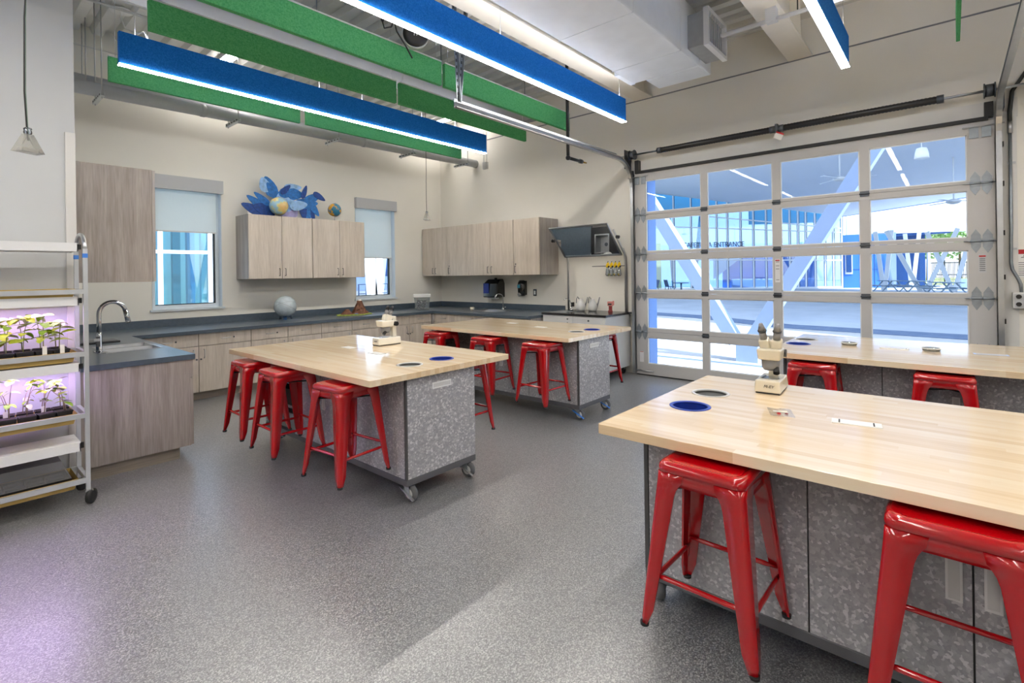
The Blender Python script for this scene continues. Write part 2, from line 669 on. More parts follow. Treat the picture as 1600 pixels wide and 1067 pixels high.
def text_part(name, s, size, mat, parent, loc, rot, depth=0.002, sx=1.0, shear=0.0, align='LEFT'):
    cu = bpy.data.curves.new(name, 'FONT')
    cu.body = s
    cu.size = size
    cu.extrude = depth
    cu.shear = shear
    cu.align_x = align
    tmp = bpy.data.objects.new('tmp', cu)
    COL.objects.link(tmp)
    dg = bpy.context.evaluated_depsgraph_get()
    me = bpy.data.meshes.new_from_object(tmp.evaluated_get(dg))
    bpy.data.objects.remove(tmp)
    me.name = name
    me.materials.clear()
    me.materials.append(M[mat])
    o = bpy.data.objects.new(name, me)
    COL.objects.link(o)
    o.parent = parent
    o.location = loc
    o.rotation_euler = rot
    o.scale = (sx, 1, 1)
    return o


FWD = Vector((0.7536, 0.6574, 0))
# ==================================================================== ROOM SHELL
XB, YA = 7.20, 8.30          # inner faces of the door wall and of the window wall
XW, YN = -4.5, -7.0          # far sides behind the camera
HC = 4.74                    # underside of the deck
WX = [(1.97, 2.85), (5.12, 5.99)]       # window openings along the window wall
WZ = (1.145, 3.02)
DY = (-0.30, 3.66)           # garage door opening
DZ = 3.08

tag(MB().box(XW, XB + 0.25, YN, YA + 0.25, -0.12, 0.0).build('floor', 'floor'), 'grey flecked glossy resin floor of the lab', None, None, 'structure')
w = MB()
T = 0.25
xs = [XW, WX[0][0], WX[0][1], WX[1][0], WX[1][1], XB + T]
for i in range(5):
    if i in (1, 3):
        w.box(xs[i], xs[i + 1], YA, YA + T, 0, WZ[0])
        w.box(xs[i], xs[i + 1], YA, YA + T, WZ[1], 5.1)
    else:
        w.box(xs[i], xs[i + 1], YA, YA + T, 0, 5.1)
tag(w.build('wall_back', 'wall'), 'pale wall with two windows over the long counter', None, None, 'structure')
w = MB()
w.box(XB, XB + T, DY[1], YA, 0, 5.1)
w.box(XB, XB + T, YN, DY[0], 0, 5.1)
w.box(XB, XB + T, DY[0], DY[1], DZ, 5.1)
tag(w.build('wall_right', 'wall'), 'pale wall holding the glazed overhead door', None, None, 'structure')
w = MB().box(XW, 0.715, 5.05, YA, 0, 5.1)
tag(w.build('wall_left', 'wall_white'), 'white wall projecting behind the plant rack', None, None, 'structure')
tag(MB().box(XW - T, XW, YN, YA, 0, 5.1).build('wall_far_left', 'wall'), 'plain side wall', None, None, 'structure')
tag(MB().box(XW, XB, YN - T, YN, 0, 5.1).build('wall_front', 'wall'), 'plain wall behind the viewpoint', None, None, 'structure')
# corner guard and seams
tag(MB().box(0.655, 0.717, 5.036, 5.05, 0.1, 2.70).build('trim_1', 'trim', bevel=0.003), 'white corner guard on the end of the left wall', None, None, 'structure')
w = MB().box(XB - 0.008, XB, -0.95, YA, 4.222, 4.238)
tag(w.build('trim_2', 'beam_grey'), 'thin joint strip high on the door wall', None, None, 'structure')
w = MB().box(0.715, XB, YA - 0.012, YA, 4.55, 4.565)
tag(w.build('trim_3', 'trim'), 'thin joint strip high on the window wall', None, None, 'structure')
tag(MB().box(XB - 0.012, XB, DY[0] - 0.22, DY[1] + 0.10, 3.10, 3.29).build('trim_4', 'trim'), 'white header board above the overhead door', None, None, 'structure')
w = MB().box(XB - 0.02, XB, DY[0] - 0.21, DY[0] - 0.03, 0, 3.10)
tag(w.build('trim_5', 'trim'), 'white jamb board right of the overhead door', None, None, 'structure')
for i, (x0, x1, y0, y1) in enumerate([(XB - 0.012, XB, YN, DY[0] - 0.24)]):
    tag(MB().box(x0, x1, y0, y1, 0, 0.10).build('baseboard_right', 'plinth'), 'grey base strip along the door wall', None, None, 'structure')
# exterior roof over the deck and the corrugated deck itself
prof = []
x = XW
pitch = 0.24
while x < XB:
    prof += [(x, HC + 0.075), (x + 0.07, HC + 0.075), (x + 0.10, HC), (x + 0.205, HC)]
    x += pitch
prof = [(min(p, XB), z) for p, z in prof]
m = MB()
n = len(prof)
m.add([(p, YN, z) for p, z in prof] + [(p, YA, z) for p, z in prof], [(i, i + 1, n + i + 1, n + i) for i in range(n - 1)])
tag(m.build('ceiling', 'ceil'), 'white corrugated steel roof deck', None, None, 'structure')
tag(MB().box(XW - T, XB + T, YN - T, YA + T, 5.1, 5.4).build('roof_slab', 'concrete_grey'), 'roof build-up over the steel deck', None, None, 'structure')


# ------------------------------------------------------------------ ceiling beams
def beam(y0, y1, label, mt='beam', web=True):
    t = thing('roof_beam', label, 'beam', (0, (y0 + y1) / 2, 0))
    hw = (y1 - y0) / 2
    MB().box(XW, XB, -hw, hw, 4.235, 4.255).build('bottom_flange', mt, t)
    MB().box(XW, XB, -0.012, 0.012, 4.255, HC).build('web', mt, t)
    MB().box(XW, XB, -hw, hw, HC - 0.02, HC).build('top_flange', mt, t)
    for xx in (1.2, 3.1, 5.0, 6.6):
        p = MB().box(xx, xx + 0.014, -hw * 0.9, hw * 0.9, 4.255, HC - 0.02).build('stiffener', mt, t)
    return t


beam(3.40, 3.68, 'cream steel roof beam behind the middle blue light baffle')
beam(1.27, 1.54, 'cream steel roof beam meeting the door wall right of the white duct')
beam(-1.0, -0.73, 'cream steel roof beam nearest the viewpoint')
t = thing('grey_steel_channel', 'wide flat grey ceiling channel above the two green baffle rows', 'beam', (0, 5.5, 4.2))
MB().box(0.72, 6.78, -0.33, 0.33, 0, 0.10).build('channel_pan', 'beam_grey', t)
MB().box(6.70, 6.80, -0.34, 0.34, -0.01, 0.11).build('end_cap', 'beam_grey', t)
for xx in (1.0, 2.8, 4.6, 6.4):
    for yy in (-0.25, 0.25):
        MB().cyl((xx, yy, 0.10), (xx, yy, HC - 4.2), 0.008, 8).build('hanger_rod', 'galv', t)


# ------------------------------------------------------------------ white duct with register
t = thing('white_air_duct', 'large white wrapped duct with a side air register', 'duct', (0, 0, 0))
d = MB().box(-1.0, 6.34, 2.21, 3.06, 4.0, 4.62)
MB().box(-1.0, 5.95, 2.21, 3.06, 4.0, 4.62).build('duct_body', 'duct', t, bevel=0.02)
MB().box(5.95, 6.34, 2.21, 2.90, 4.0, 4.62).build('duct_end', 'duct', t, bevel=0.02)
MB().box(5.55, 5.97, 3.04, 3.12, 4.0, 4.30).build('side_elbow', 'duct', t, bevel=0.01)
for xx in (1.2, 2.7, 4.3, 5.4):
    MB().box(xx, xx + 0.012, 2.205, 3.065, 3.996, 4.624).build('wrap_seam', 'duct', t)
br = MB().box(5.60, 6.16, 2.02, 2.24, 4.08, 4.46).build('outlet_box', 'duct_grey', t, bevel=0.012)
fr = MB()
fr.box(5.575, 5.615, 1.97, 2.025, 4.06, 4.48)
fr.box(6.145, 6.185, 1.97, 2.025, 4.06, 4.48)
fr.box(5.615, 6.145, 1.97, 2.025, 4.06, 4.10)
fr.box(5.615, 6.145, 1.97, 2.025, 4.44, 4.48)
fr = fr.build('register_frame', 'white_metal', t)
for k in range(9):
    xx = 5.64 + k * 0.058
    MB().bar((xx, 1.985, 4.10), (xx, 1.985, 4.44), 0.008, 0.034, (1, 0.35, 0)).build('register_louver', 'white_metal', fr)


# ------------------------------------------------------------------ acoustic baffles
ZB = 3.60


def baffle(x0, x1, y, h, color, label, lit, group, th=0.045, cables=()):
    t = thing('light_baffle' if lit else 'felt_baffle', label, 'light fixture' if lit else 'acoustic panel', (x0, y + (0.03 if lit else 0), ZB), 0, group)
    L = x1 - x0
    if lit:
        th = 0.06
        MB().box(0, L, -th / 2, th / 2, 0.006, h - 0.016).build('felt_panel', color, t)
        lip = MB()
        lip.box(0, L, -th / 2, -th / 2 + 0.01, h - 0.016, h)
        lip.box(0, L, th / 2 - 0.01, th / 2, h - 0.016, h)
        lip.box(0, 0.01, -th / 2 + 0.01, th / 2 - 0.01, h - 0.016, h)
        lip.box(L - 0.01, L, -th / 2 + 0.01, th / 2 - 0.01, h - 0.016, h)
        lip.build('felt_rim', color, t)
        MB().box(0.0, L, -th / 2 - 0.006, th / 2 + 0.006, 0.0, 0.006).build('light_strip', 'led', t)
        MB().box(0.02, L - 0.02, -th / 2 + 0.014, th / 2 - 0.014, h - 0.016, h - 0.009).build('upper_light_strip', 'led_up', t)
    else:
        MB().box(0, L, -th / 2, th / 2, 0, h).build('felt_panel', color, t, bevel=0.003, seg=1)
        MB().box(0, L, -th / 2 - 0.002, th / 2 + 0.002, h, h + 0.012).build('top_rail', 'light_grey', t)
    for cx in (cables or (0.12, L / 2, L - 0.12)):
        MB().cyl((cx, 0, h), (cx, 0, HC - ZB), 0.0025, 6).build('hanging_cable', 'steel', t)
        MB().lathe([(0.03, HC - ZB - 0.02), (0.03, HC - ZB)], 12, Matrix.Translation((cx, 0, 0))).build('ceiling_cup', 'white', t)
    return t


b1 = baffle(1.155, 6.10, 5.85, 0.31, 'felt_blue', 'blue felt baffle with glowing lower edge, farthest blue one, toward the window wall', True, 'blue lit baffles', cables=(0.13, 1.0, 2.0, 2.6, 3.6, 4.8))
o = MB().lathe([(0.11, 0.0), (0.11, 0.01), (0.03, 0.04)], 20, Matrix.Translation((0.30, 1.36, HC - ZB - 0.05))).build('power_canopy', 'white', b1)
MB().tube([(0.30, 1.36, HC - ZB - 0.05), (0.29, 1.34, HC - ZB - 0.13), (0.28, 1.1, 0.80), (0.24, 0.4, 0.50), (0.22, 0.05, 0.40), (0.24, 0.0, 0.30)], 0.008, 6).build('power_cord', 'white', b1)
baffle(1.2, 6.14, 3.28, 0.31, 'felt_blue', 'blue felt baffle with glowing lower edge, directly left of the white duct', True, 'blue lit baffles')
baffle(1.2, 6.04, 0.75, 0.31, 'felt_blue', 'short looking blue lit baffle at the upper right, its glowing edge facing the viewer', True, 'blue lit baffles')
baffle(1.2, 6.04, -1.8, 0.31, 'felt_blue', 'blue lit baffle to the right of the viewpoint', True, 'blue lit baffles')
baffle(1.2, 6.04, -4.4, 0.31, 'felt_blue', 'blue lit baffle farthest to the right of the viewpoint', True, 'blue lit baffles')
baffle(-4.0, 0.6, -1.8, 0.31, 'felt_blue', 'blue lit baffle behind the viewpoint', True, 'blue lit baffles')
baffle(-4.0, 0.6, 0.75, 0.31, 'felt_blue', 'blue lit baffle left of the viewpoint', True, 'blue lit baffles')
baffle(-4.0, 0.6, 3.28, 0.31, 'felt_blue', 'blue lit baffle over the space left of the plant rack', True, 'blue lit baffles')
for x, lb in ((2.77, 'small glowing linear light on the deck above the far blue baffle, left one'), (6.78, 'small glowing linear light on the deck above the far blue baffle, near the door wall')):
    t = thing('ceiling_light', lb, 'light fixture', (x, 7.45, HC), 0, 'linear lights on the deck by the window wall')
    MB().box(-0.075, 0.075, -0.60, 0.60, -0.05, 0.0).build('light_housing', 'white_metal', t)
    MB().box(-0.07, 0.07, -0.59, 0.59, -0.062, -0.05).build('light_diffuser', 'led_up', t)
gl = {(6.45, 0): 'green felt baffle nearest the window wall, left half, below the far blue baffle',
      (6.45, 1): 'green felt baffle nearest the window wall, right half, ending by the grey pipes',
      (4.9, 0): 'green felt baffle just above the far blue baffle, left half',
      (4.9, 1): 'green felt baffle just above the far blue baffle, right half',
      (4.1, 0): 'green felt baffle nearest the middle blue baffle, left half',
      (4.1, 1): 'green felt baffle nearest the middle blue baffle, right half ending at the black gas pipe'}
for y in (6.45, 4.9, 4.1):
    if y == 6.45:
        parts = ((1.18, 3.18), (3.26, 6.07))
    else:
        parts = ((1.16, 3.58), (3.625, 5.97))
    for i, (a, b) in enumerate(parts):
        baffle(a, b, y, 0.25, 'felt_green', gl[(y, i)], False, 'green felt baffles', cables=(0.06, b - a - 0.06))
baffle(3.0, 6.04, -0.066, 0.25, 'felt_green', 'green felt baffle seen edge-on at the top right', False, 'green felt baffles', th=0.028)

# ------------------------------------------------------------------ pipes along the window wall
t = thing('large_grey_pipe', 'thick grey pipe along the window wall, the lower one on strut hangers', 'pipe')
MB().cyl((0.72, 7.2, 3.70), (7.19, 7.2, 3.80), 0.075, 20).build('pipe', 'grey_paint', t)
for xx in (2.25, 4.6):
    MB().cyl((xx, 7.2, 3.70 + (xx - 0.72) * 0.0155), (xx + 0.05, 7.2, 3.70 + (xx - 0.67) * 0.0155), 0.082, 20).build('coupling', 'grey_paint', t)
t = thing('upper_grey_pipe', 'grey pipe tucked higher against the window wall', 'pipe')
MB().cyl((0.72, 7.95, 4.02), (7.19, 7.95, 4.02), 0.065, 20).build('pipe', 'grey_paint', t)


def strut(x, y, z, ln, label):
    t = thing('pipe_hanger', label, 'hanger', (x, y, z), 0, 'slotted strut hangers under the grey pipes')
    s = MB()
    s.box(-0.02, 0.02, -ln / 2, ln / 2, -0.02, -0.014)
    s.box(-0.02, -0.014, -ln / 2, ln / 2, -0.014, 0.02)
    s.box(0.014, 0.02, -ln / 2, ln / 2, -0.014, 0.02)
    s.build('strut_channel', 'alu', t)
    for k in range(5):
        yy = -ln / 2 + ln * (k + 0.5) / 5
        MB().box(-0.0225, -0.0195, yy - 0.02, yy + 0.02, -0.006, 0.006).build('slot', 'ink', t)
    for s_ in (-1, 1):
        MB().cyl((0, s_ * (ln / 2 - 0.04), -0.04), (0, s_ * (ln / 2 - 0.04), HC - z), 0.006, 8).build('threaded_rod', 'steel', t)
    return t


strut(1.22, 7.15, 3.60, 0.42, 'leftmost strut hanger under the grey pipe, at the wall corner')
strut(2.62, 7.15, 3.63, 0.42, 'strut hanger under the grey pipe, second from the left')
strut(4.05, 7.15, 3.655, 0.42, 'strut hanger under the grey pipe, third from the left')
strut(5.45, 7.15, 3.68, 0.42, 'strut hanger under the grey pipe, fourth from the left')
strut(6.75, 7.15, 3.70, 0.42, 'strut hanger under the grey pipe, nearest the door wall')
strut(1.22, 7.95, 3.93, 0.30, 'strut hanger under the upper grey pipe, at the wall corner')
t = thing('trapeze_hanger', 'small empty white hanger on two rods by the room corner', 'hanger', (6.95, 6.7, 3.66))
MB().box(-0.03, 0.03, -0.05, 0.05, -0.07, 0.06).build('hanger_plate', 'light_grey', t)
MB().cyl((0, -0.04, 0.05), (0, -0.04, HC - 3.66), 0.005, 6).build('rod', 'steel', t)
MB().cyl((0, 0.04, 0.05), (0, 0.04, HC - 3.66), 0.005, 6).build('rod', 'steel', t)

# thin conduits up at the deck
for k, (y, z, r) in enumerate(((6.62, 4.60, 0.024), (6.78, 4.62, 0.022), (6.98, 4.60, 0.016))):
    t = tag(MB().cyl((0.72, y, z), (6.9, y, z), r, 10).build('conduit', 'light_grey'),
            ['thicker white conduit under the deck above the far blue baffle', 'middle white conduit under the deck above the far blue baffle', 'thinnest white conduit under the deck above the far blue baffle'][k], 'conduit', 'white conduits under the deck')
t = thing('cross_conduit', 'white conduit crossing below the beam by the white duct, with a junction box', 'conduit', (5.62, 0, 4.12))
MB().cyl((0, -0.9, 0), (0, 1.85, 0), 0.022, 12).build('conduit_tube', 'light_grey', t)
MB().box(-0.05, 0.05, 1.30, 1.40, -0.02, 0.113).build('junction_box', 'light_grey', t)
MB().cyl((0.02, 1.12, 0.02), (0.02, 1.12, HC - 4.12), 0.006, 8).build('cable', 'cord', t)

# gas drop pipe
t = thing('black_gas_pipe', 'black steel pipe dropping from the deck with an elbow and brass valve', 'pipe', (5.66, 3.9, 0))
MB().cyl((0, 0, 3.15), (0, 0, HC), 0.022, 12).build('drop_pipe', 'black', t)
MB().sphere((0, 0, 3.14), 0.034).build('elbow', 'black', t)
MB().cyl((0, 0, 3.14), (0.34, 0, 3.14), 0.022, 12).build('side_pipe', 'black', t)
MB().cyl((0.28, 0, 3.14), (0.34, 0, 3.14), 0.03, 12).build('collar', 'dark_steel', t)
MB().cyl((0.34, 0, 3.14), (0.45, 0, 3.14), 0.012, 8).build('brass_valve', 'brass', t)

# projector-like speaker above the deck
t = thing('round_speaker', 'black round ceiling speaker with a white rim above the green baffle', 'speaker', (3.12, 3.93, 3.94), math.radians(-38))
q = Matrix.Rotation(PI / 2, 4, 'X')
MB().lathe([(0.115, -0.10), (0.132, 0.0)], 28, q).build('speaker_rim', 'light_grey', t)
MB().lathe([(0.126, 0.0), (0.122, 0.014), (0.08, 0.024)], 28, q).build('speaker_grille', 'black', t)
for xx in (-0.018, 0.006):
    MB().box(xx, xx + 0.008, -0.026, -0.023, -0.025, 0.03).build('speaker_badge', 'label', t)
MB().box(-0.05, 0.05, 0.05, 0.09, -0.02, 0.80).build('bracket', 'light_grey', t)
t = thing('power_outlet_box', 'white ceiling outlet with a plugged black cable behind the middle blue baffle', 'outlet', (2.75, 3.95, 4.0))
MB().box(-0.06, 0.06, -0.05, 0.05, 0, 0.08).build('outlet_box', 'white', t)
MB().cyl((0.0, 0, 0.08), (0, 0, HC - 4.0), 0.012, 8).build('mount_stem', 'light_grey', t)
MB().cyl((0, 0, 0), (0, 0, -0.06), 0.015, 10).build('plug', 'black', t)
MB().tube([(0, 0, -0.06), (0.02, 0, -0.12), (0.10, 0, -0.08), (0.13, 0, -0.0), (0.16, 0, -0.10), (0.26, 0.0, -0.20), (0.34, 0, -0.30)], 0.008, 6).build('cable', 'cord', t)


# ------------------------------------------------------------------ pendant shades
def pendant(loc, label, s=1.0, rz=0.5):
    t = thing('pendant_lamp', label, 'pendant lamp', loc, rz, 'clear plastic pendants on black cords')
    k = MB()
    a, b = 0.026 * s, 0.075 * s
    v = [(-a, -a * .6, 0), (a, -a * .6, 0), (a, a * .6, 0), (-a, a * .6, 0), (-b, -b * .55, -.125 * s), (b, -b * .55, -.125 * s), (b, b * .55, -.125 * s), (-b, b * .55, -.125 * s)]
    k.add(v, [(0, 1, 5, 4), (1, 2, 6, 5), (2, 3, 7, 6), (3, 0, 4, 7), (4, 5, 6, 7)])
    k.build('shade', 'shade_glass', t)
    MB().lathe([(0.02 * s, 0.0), (0.024 * s, 0.008), (0.02 * s, 0.016), (0.024 * s, 0.024), (0.018 * s, 0.03)], 14).build('neck', 'acrylic', t)
    zz = HC - loc[2]
    MB().tube([(0, 0, -0.03), (-0.004, 0, 0.03), (-0.012, 0, 0.2), (-0.008, 0, 0.55), (0.004, 0, 0.75), (0, 0, zz)], 0.0045 * s, 8).build('cord', 'cord', t)
    MB().tube([(0.005, 0, -0.03), (0.001, 0, 0.03), (-0.006, 0, 0.2), (-0.002, 0, 0.55), (0.004, 0, 0.75), (0.004, 0, zz)], 0.002 * s, 6).build('wire', 'cord_green', t)
    for dx in (-0.03, 0.03):
        MB().bar((dx * .2 * s, 0, -0.02 * s), (dx * s, 0, -0.07 * s), 0.002, 0.002).build('filament', 'cord', t)
    MB().box(-0.05 * s, 0.05 * s, -0.02 * s, 0.02 * s, -0.12 * s, -0.095 * s).build('reflector', 'white', t)
    return t


pendant((0.297, 3.30, 2.275), 'clear plastic pendant on a black cord, the near one at the upper left', 0.7)
pendant((5.78, 7.04, 2.68), 'small clear plastic pendant on a long black cord, near the room corner')

# ==================================================================== OVERHEAD DOOR
XD = 7.13                     # inner face of the door
door = thing('door_1', 'glazed sectional overhead door with grey rails', None, (0, 0, 0), 0, None, 'structure')
joints = [0.012, 0.665, 1.255, 1.85, 2.45, 3.09]
rails = [(0.012, 0.181), (0.58, 0.665), (0.665, 0.719), (1.187, 1.255), (1.255, 1.30), (1.758, 1.85), (1.85, 1.888), (2.38, 2.45), (2.45, 2.483), (2.966, 3.09)]
sty = [(3.50, 3.68), (2.572, 2.66), (1.64, 1.735), (0.707, 0.80), (-0.345, -0.135)]
hinge_mesh = MB()
hinge_mesh.box(-0.006, 0, -0.045, 0.045, -0.032, 0.032)
hinge_mesh.cyl((-0.012, -0.05, 0), (-0.012, 0.05, 0), 0.009, 8)
hinge_me = hinge_mesh.mesh('hinge')
hinge_me.materials.append(M['dark_steel'])
dm = MB()
dm.add([(-0.005, y, z) for y, z in ((-.038, .03), (.038, .03), (.038, .062), (0, .125), (-.038, .062))] + [(0, y, z) for y, z in ((-.038, .03), (.038, .03), (.038, .062), (0, .125), (-.038, .062))],
       [(0, 1, 2, 3, 4), (9, 8, 7, 6, 5), (0, 5, 6, 1), (1, 6, 7, 2), (2, 7, 8, 3), (3, 8, 9, 4), (4, 9, 5, 0)])
dm.add([(-0.005, y, -z) for y, z in ((-.038, .03), (.038, .03), (.038, .062), (0, .125), (-.038, .062))] + [(0, y, -z) for y, z in ((-.038, .03), (.038, .03), (.038, .062), (0, .125), (-.038, .062))],
       [(0, 1, 2, 3, 4), (9, 8, 7, 6, 5), (0, 5, 6, 1), (1, 6, 7, 2), (2, 7, 8, 3), (3, 8, 9, 4), (4, 9, 5, 0)])
dm.box(-0.012, -0.002, -0.042, 0.042, -0.03, 0.03)
dm.cyl((-0.016, -0.045, 0), (-0.016, 0.045, 0), 0.011, 8)
diamond_me = dm.mesh('hinge')
diamond_me.materials.append(M['galv'])


def inst(name, me, parent, loc, rot=None):
    o = bpy.data.objects.new(name, me)
    COL.objects.link(o)
    o.parent = parent
    o.location = loc
    if rot:
        o.rotation_euler = rot
    return o


for s in range(5):
    z0, z1 = joints[s] + 0.002, joints[s + 1] - 0.002
    r0 = rails[2 * s][1] if s else rails[0][1]
    r1 = rails[2 * s + 1][0]
    f = MB()
    f.box(XD, XD + 0.045, -0.345, 3.68, z0, r0)
    f.box(XD, XD + 0.045, -0.345, 3.68, r1, z1)
    for a, b in sty:
        f.box(XD, XD + 0.045, a, b, r0, r1)
    sec = f.build('section', 'door_panel', door)
    for c in range(4):
        ya, yb = sty[c + 1][1], sty[c][0]
        g = MB()
        bw = 0.012
        for (a, b, cz, dz) in ((ya, ya + bw, r0, r1), (yb - bw, yb, r0, r1), (ya, yb, r0, r0 + bw), (ya, yb, r1 - bw, r1)):
            g.box(XD + 0.010, XD + 0.03, a, b, cz, dz)
        g.build('glazing_bead', 'pane_edge', sec)
        MB().box(XD + 0.019, XD + 0.023, ya + 0.002, yb - 0.002, r0 + 0.002, r1 - 0.002).build('pane', 'glass', sec)
    if s < 4:
        zj = joints[s + 1]
        for c in (1, 2, 3):
            inst('hinge', hinge_me, sec, (XD, (sty[c][0] + sty[c][1]) / 2, zj))
        for yy in (3.635, 3.54, -0.195, -0.285):
            inst('hinge', diamond_me, sec, (XD, yy, zj))
        for yy in (3.60, -0.25):
            MB().cyl((XD - 0.016, yy - 0.15, zj), (XD - 0.016, yy + 0.15, zj), 0.006, 8).build('roller_shaft', 'steel', sec)
    if s == 4:
        for yy in (3.635, 3.53, -0.19, -0.285):
            MB().box(XD - 0.012, XD, yy - 0.036, yy + 0.036, 2.92, 3.03).build('top_bracket', 'galv', sec)
        MB().cyl((XD - 0.02, 3.45, 3.035), (XD - 0.02, 3.78, 3.035), 0.006, 8).build('roller_shaft', 'steel', sec)
        MB().cyl((XD - 0.02, -0.42, 3.035), (XD - 0.02, -0.10, 3.035), 0.006, 8).build('roller_shaft', 'steel', sec)
    if s == 0:
        MB().box(XD - 0.004, XD + 0.04, -0.345, 3.68, 0.0, 0.016).build('bottom_seal', 'black_rubber', sec)
        MB().cyl((XD - 0.012, 3.40, 0.07), (XD - 0.012, 3.72, 0.07), 0.008, 8).build('roller_shaft', 'steel', sec)
        lb = MB().box(XD - 0.002, XD, 3.565, 3.63, 0.20, 0.36).build('safety_label', 'label', sec)
    if s == 2:
        lb = MB().box(XD - 0.002, XD, 1.655, 1.715, 1.42, 1.72).build('safety_label', 'label', sec)
MB().box(XD - 0.004, XD - 0.002, 1.66, 1.71, 1.695, 1.71).build('warning_stripe', 'red_print', door)
for k, zz in enumerate((1.68, 1.63, 1.59, 1.45)):
    MB().box(XD - 0.0035, XD - 0.002, 1.665, 1.705, zz, zz + 0.006).build('print_line', 'ink', door)
MB().box(XD - 0.004, XD - 0.002, 3.57, 3.625, 0.35, 0.357).build('warning_stripe', 'red_print', door)
lb = MB().box(XD - 0.003, XD, -0.272, -0.212, 1.52, 1.71).build('label_plate', 'valance', door)
MB().box(XD - 0.005, XD - 0.003, -0.268, -0.216, 1.685, 1.70).build('warning_stripe', 'red_print', door)
for k in range(7):
    MB().box(XD - 0.005, XD - 0.003, -0.264, -0.220, 1.54 + k * 0.02, 1.546 + k * 0.02).build('print_line', 'ink', door)
MB().box(XD - 0.03, XB - 0.012, -0.30, 3.66, 3.088, 3.125).build('top_seal', 'black_rubber', door)
MB().box(XD - 0.03, XB - 0.012, 3.60, 3.66, 3.12, 3.29).build('corner_bracket', 'black', door)
MB().box(XD - 0.03, XB - 0.012, -0.34, -0.27, 3.12, 3.27).build('corner_bracket', 'black', door)
# blue outer jamb
MB().box(XB, XB + T + 0.02, DY[1] - 0.16, DY[1] - 0.02, 0, DZ).build('outer_jamb', 'jamb_blue', door)


# tracks
def track(y, side, label, x_end, hang):
    """vertical galvanised track bending into a level run towards -X; side=+1 opens to -Y"""
    t = thing('door_track', label, 'track', (0, y, 0))
    z1, R, zt = 2.88, 0.42, 3.27
    path = [(7.09, 0, 0.02), (7.09, 0, 1.5), (7.09, 0, z1)]
    for k in range(1, 9):
        a = k / 8 * PI / 2
        path.append((7.09 - R * (1 - math.cos(a)), 0, z1 + (zt - z1) * math.sin(a)))
    path.append((x_end, 0, zt))
    # channel as three strips
    for nm, off, wd in (('track_web', 0.03 * side, 0.006), ('track_lip', 0.0, 0.006)):
        pass
    v, f = [], []
    sec = [(-0.028, -0.022), (-0.028, 0.022), (-0.020, 0.022), (-0.020, -0.014), (0.020, -0.014), (0.020, 0.022), (0.028, 0.022), (0.028, -0.022)]
    P = [Vector(p) for p in path]
    for i, p in enumerate(P):
        d = (P[min(i + 1, len(P) - 1)] - P[max(i - 1, 0)]).normalized()
        nrm = Vector((d.z, 0, -d.x))     # in-plane normal
        for a, b in sec:
            v.append(p + nrm * a + Vector((0, -b * side, 0)))
    ns = len(sec)
    for i in range(len(P) - 1):
        for k in range(ns):
            k2 = (k + 1) % ns
            f.append((i * ns + k, i * ns + k2, (i + 1) * ns + k2, (i + 1) * ns + k))
    MB().add(v, f).build('track_rail', 'steel', t)
    # wall angle
    MB().box(7.12, 7.20, 0.02 * side - 0.004, 0.02 * side + 0.004, 0.02, 3.15).build('wall_angle', 'dark_steel', t)
    MB().box(x_end, 6.65, -0.004 + 0.02 * side, 0.004 + 0.02 * side, 3.255, 3.335).build('track_angle', 'galv', t)
    for zz in (0.4, 1.0, 1.45, 1.9, 2.4, 2.8):
        MB().box(7.118, 7.20, 0.026 * side - 0.012, 0.026 * side + 0.012, zz, zz + 0.05).build('track_clip', 'black', t)
    if hang:
        for dx in (-0.08, 0.16):
            h = MB()
            p0, p1 = Vector((x_end + 0.06, 0.02, 3.30)), Vector((x_end + 0.06 + dx, 0.02, HC))
            h.bar(p0, p1, 0.035, 0.004, (0, 1, 0))
            h.bar(p0 + Vector((0.015, -0.015, 0)), p1 + Vector((0.015, -0.015, 0)), 0.004, 0.03, (0, 1, 0))
            hb = h.build('hanger_strap', 'galv', t)
            for k in range(22):
                q = p0.lerp(p1, (k + 0.5) / 22)
                MB().box(-0.006, 0.006, -0.0015, 0.0015, -0.014, 0.014).build('strap_hole', 'ink', hb, (q.x, q.y - 0.003, q.z))
    return t


track(3.70, 1, 'galvanised overhead door track left of the door, bending into the room', 3.42, True)
track(-0.375, -1, 'galvanised overhead door track right of the door, bending into the room', 1.4, True)

# torsion springs
t = thing('torsion_spring_shaft', 'steel shaft with two black torsion springs above the overhead door', 'door spring', (7.03, 0, 3.365))
MB().cyl((0, -1.1, 0), (0, 3.85, 0), 0.014, 12).build('shaft', 'steel', t)
for a, b in ((1.70, 3.22), (0.07, 1.60)):
    v, f = [], []
    prof = []
    n = 90
    for k in range(n + 1):
        yy = a + (b - a) * k / n
        prof.append((0.037 + (0.004 if k % 2 else 0.0), yy))
    sp = MB().lathe(prof, 14, Matrix.Rotation(-PI / 2, 4, 'X')).build('torsion_spring', 'black', t)
    for yy in (a, b):
        MB().cyl((0, yy - 0.03, 0), (0, yy + 0.03, 0), 0.044, 14).build('winding_cone', 'dark_steel', t)
for yy in (3.66, -0.31):
    MB().cyl((0, yy - 0.04, 0), (0, yy + 0.04, 0), 0.062, 18).build('cable_drum', 'dark_steel', t)
    MB().cyl((0, yy - 0.045, 0), (0, yy - 0.035, 0), 0.075, 18).build('drum_flange', 'dark_steel', t)
    MB().cyl((0, yy + 0.035, 0), (0, yy + 0.045, 0), 0.075, 18).build('drum_flange', 'dark_steel', t)
for yy in (3.765, -0.41):
    MB().box(-0.05, 0.17, yy - 0.005, yy + 0.005, -0.20, 0.09).build('bearing_plate', 'dark_steel', t)
MB().box(-0.03, 0.165, 1.635, 1.665, -0.06, 0.06).build('center_bracket', 'dark_steel', t)
MB().box(-0.06, 0.05, -1.12, -0.62, -0.05, 0.06).build('coupling', 'black', t)
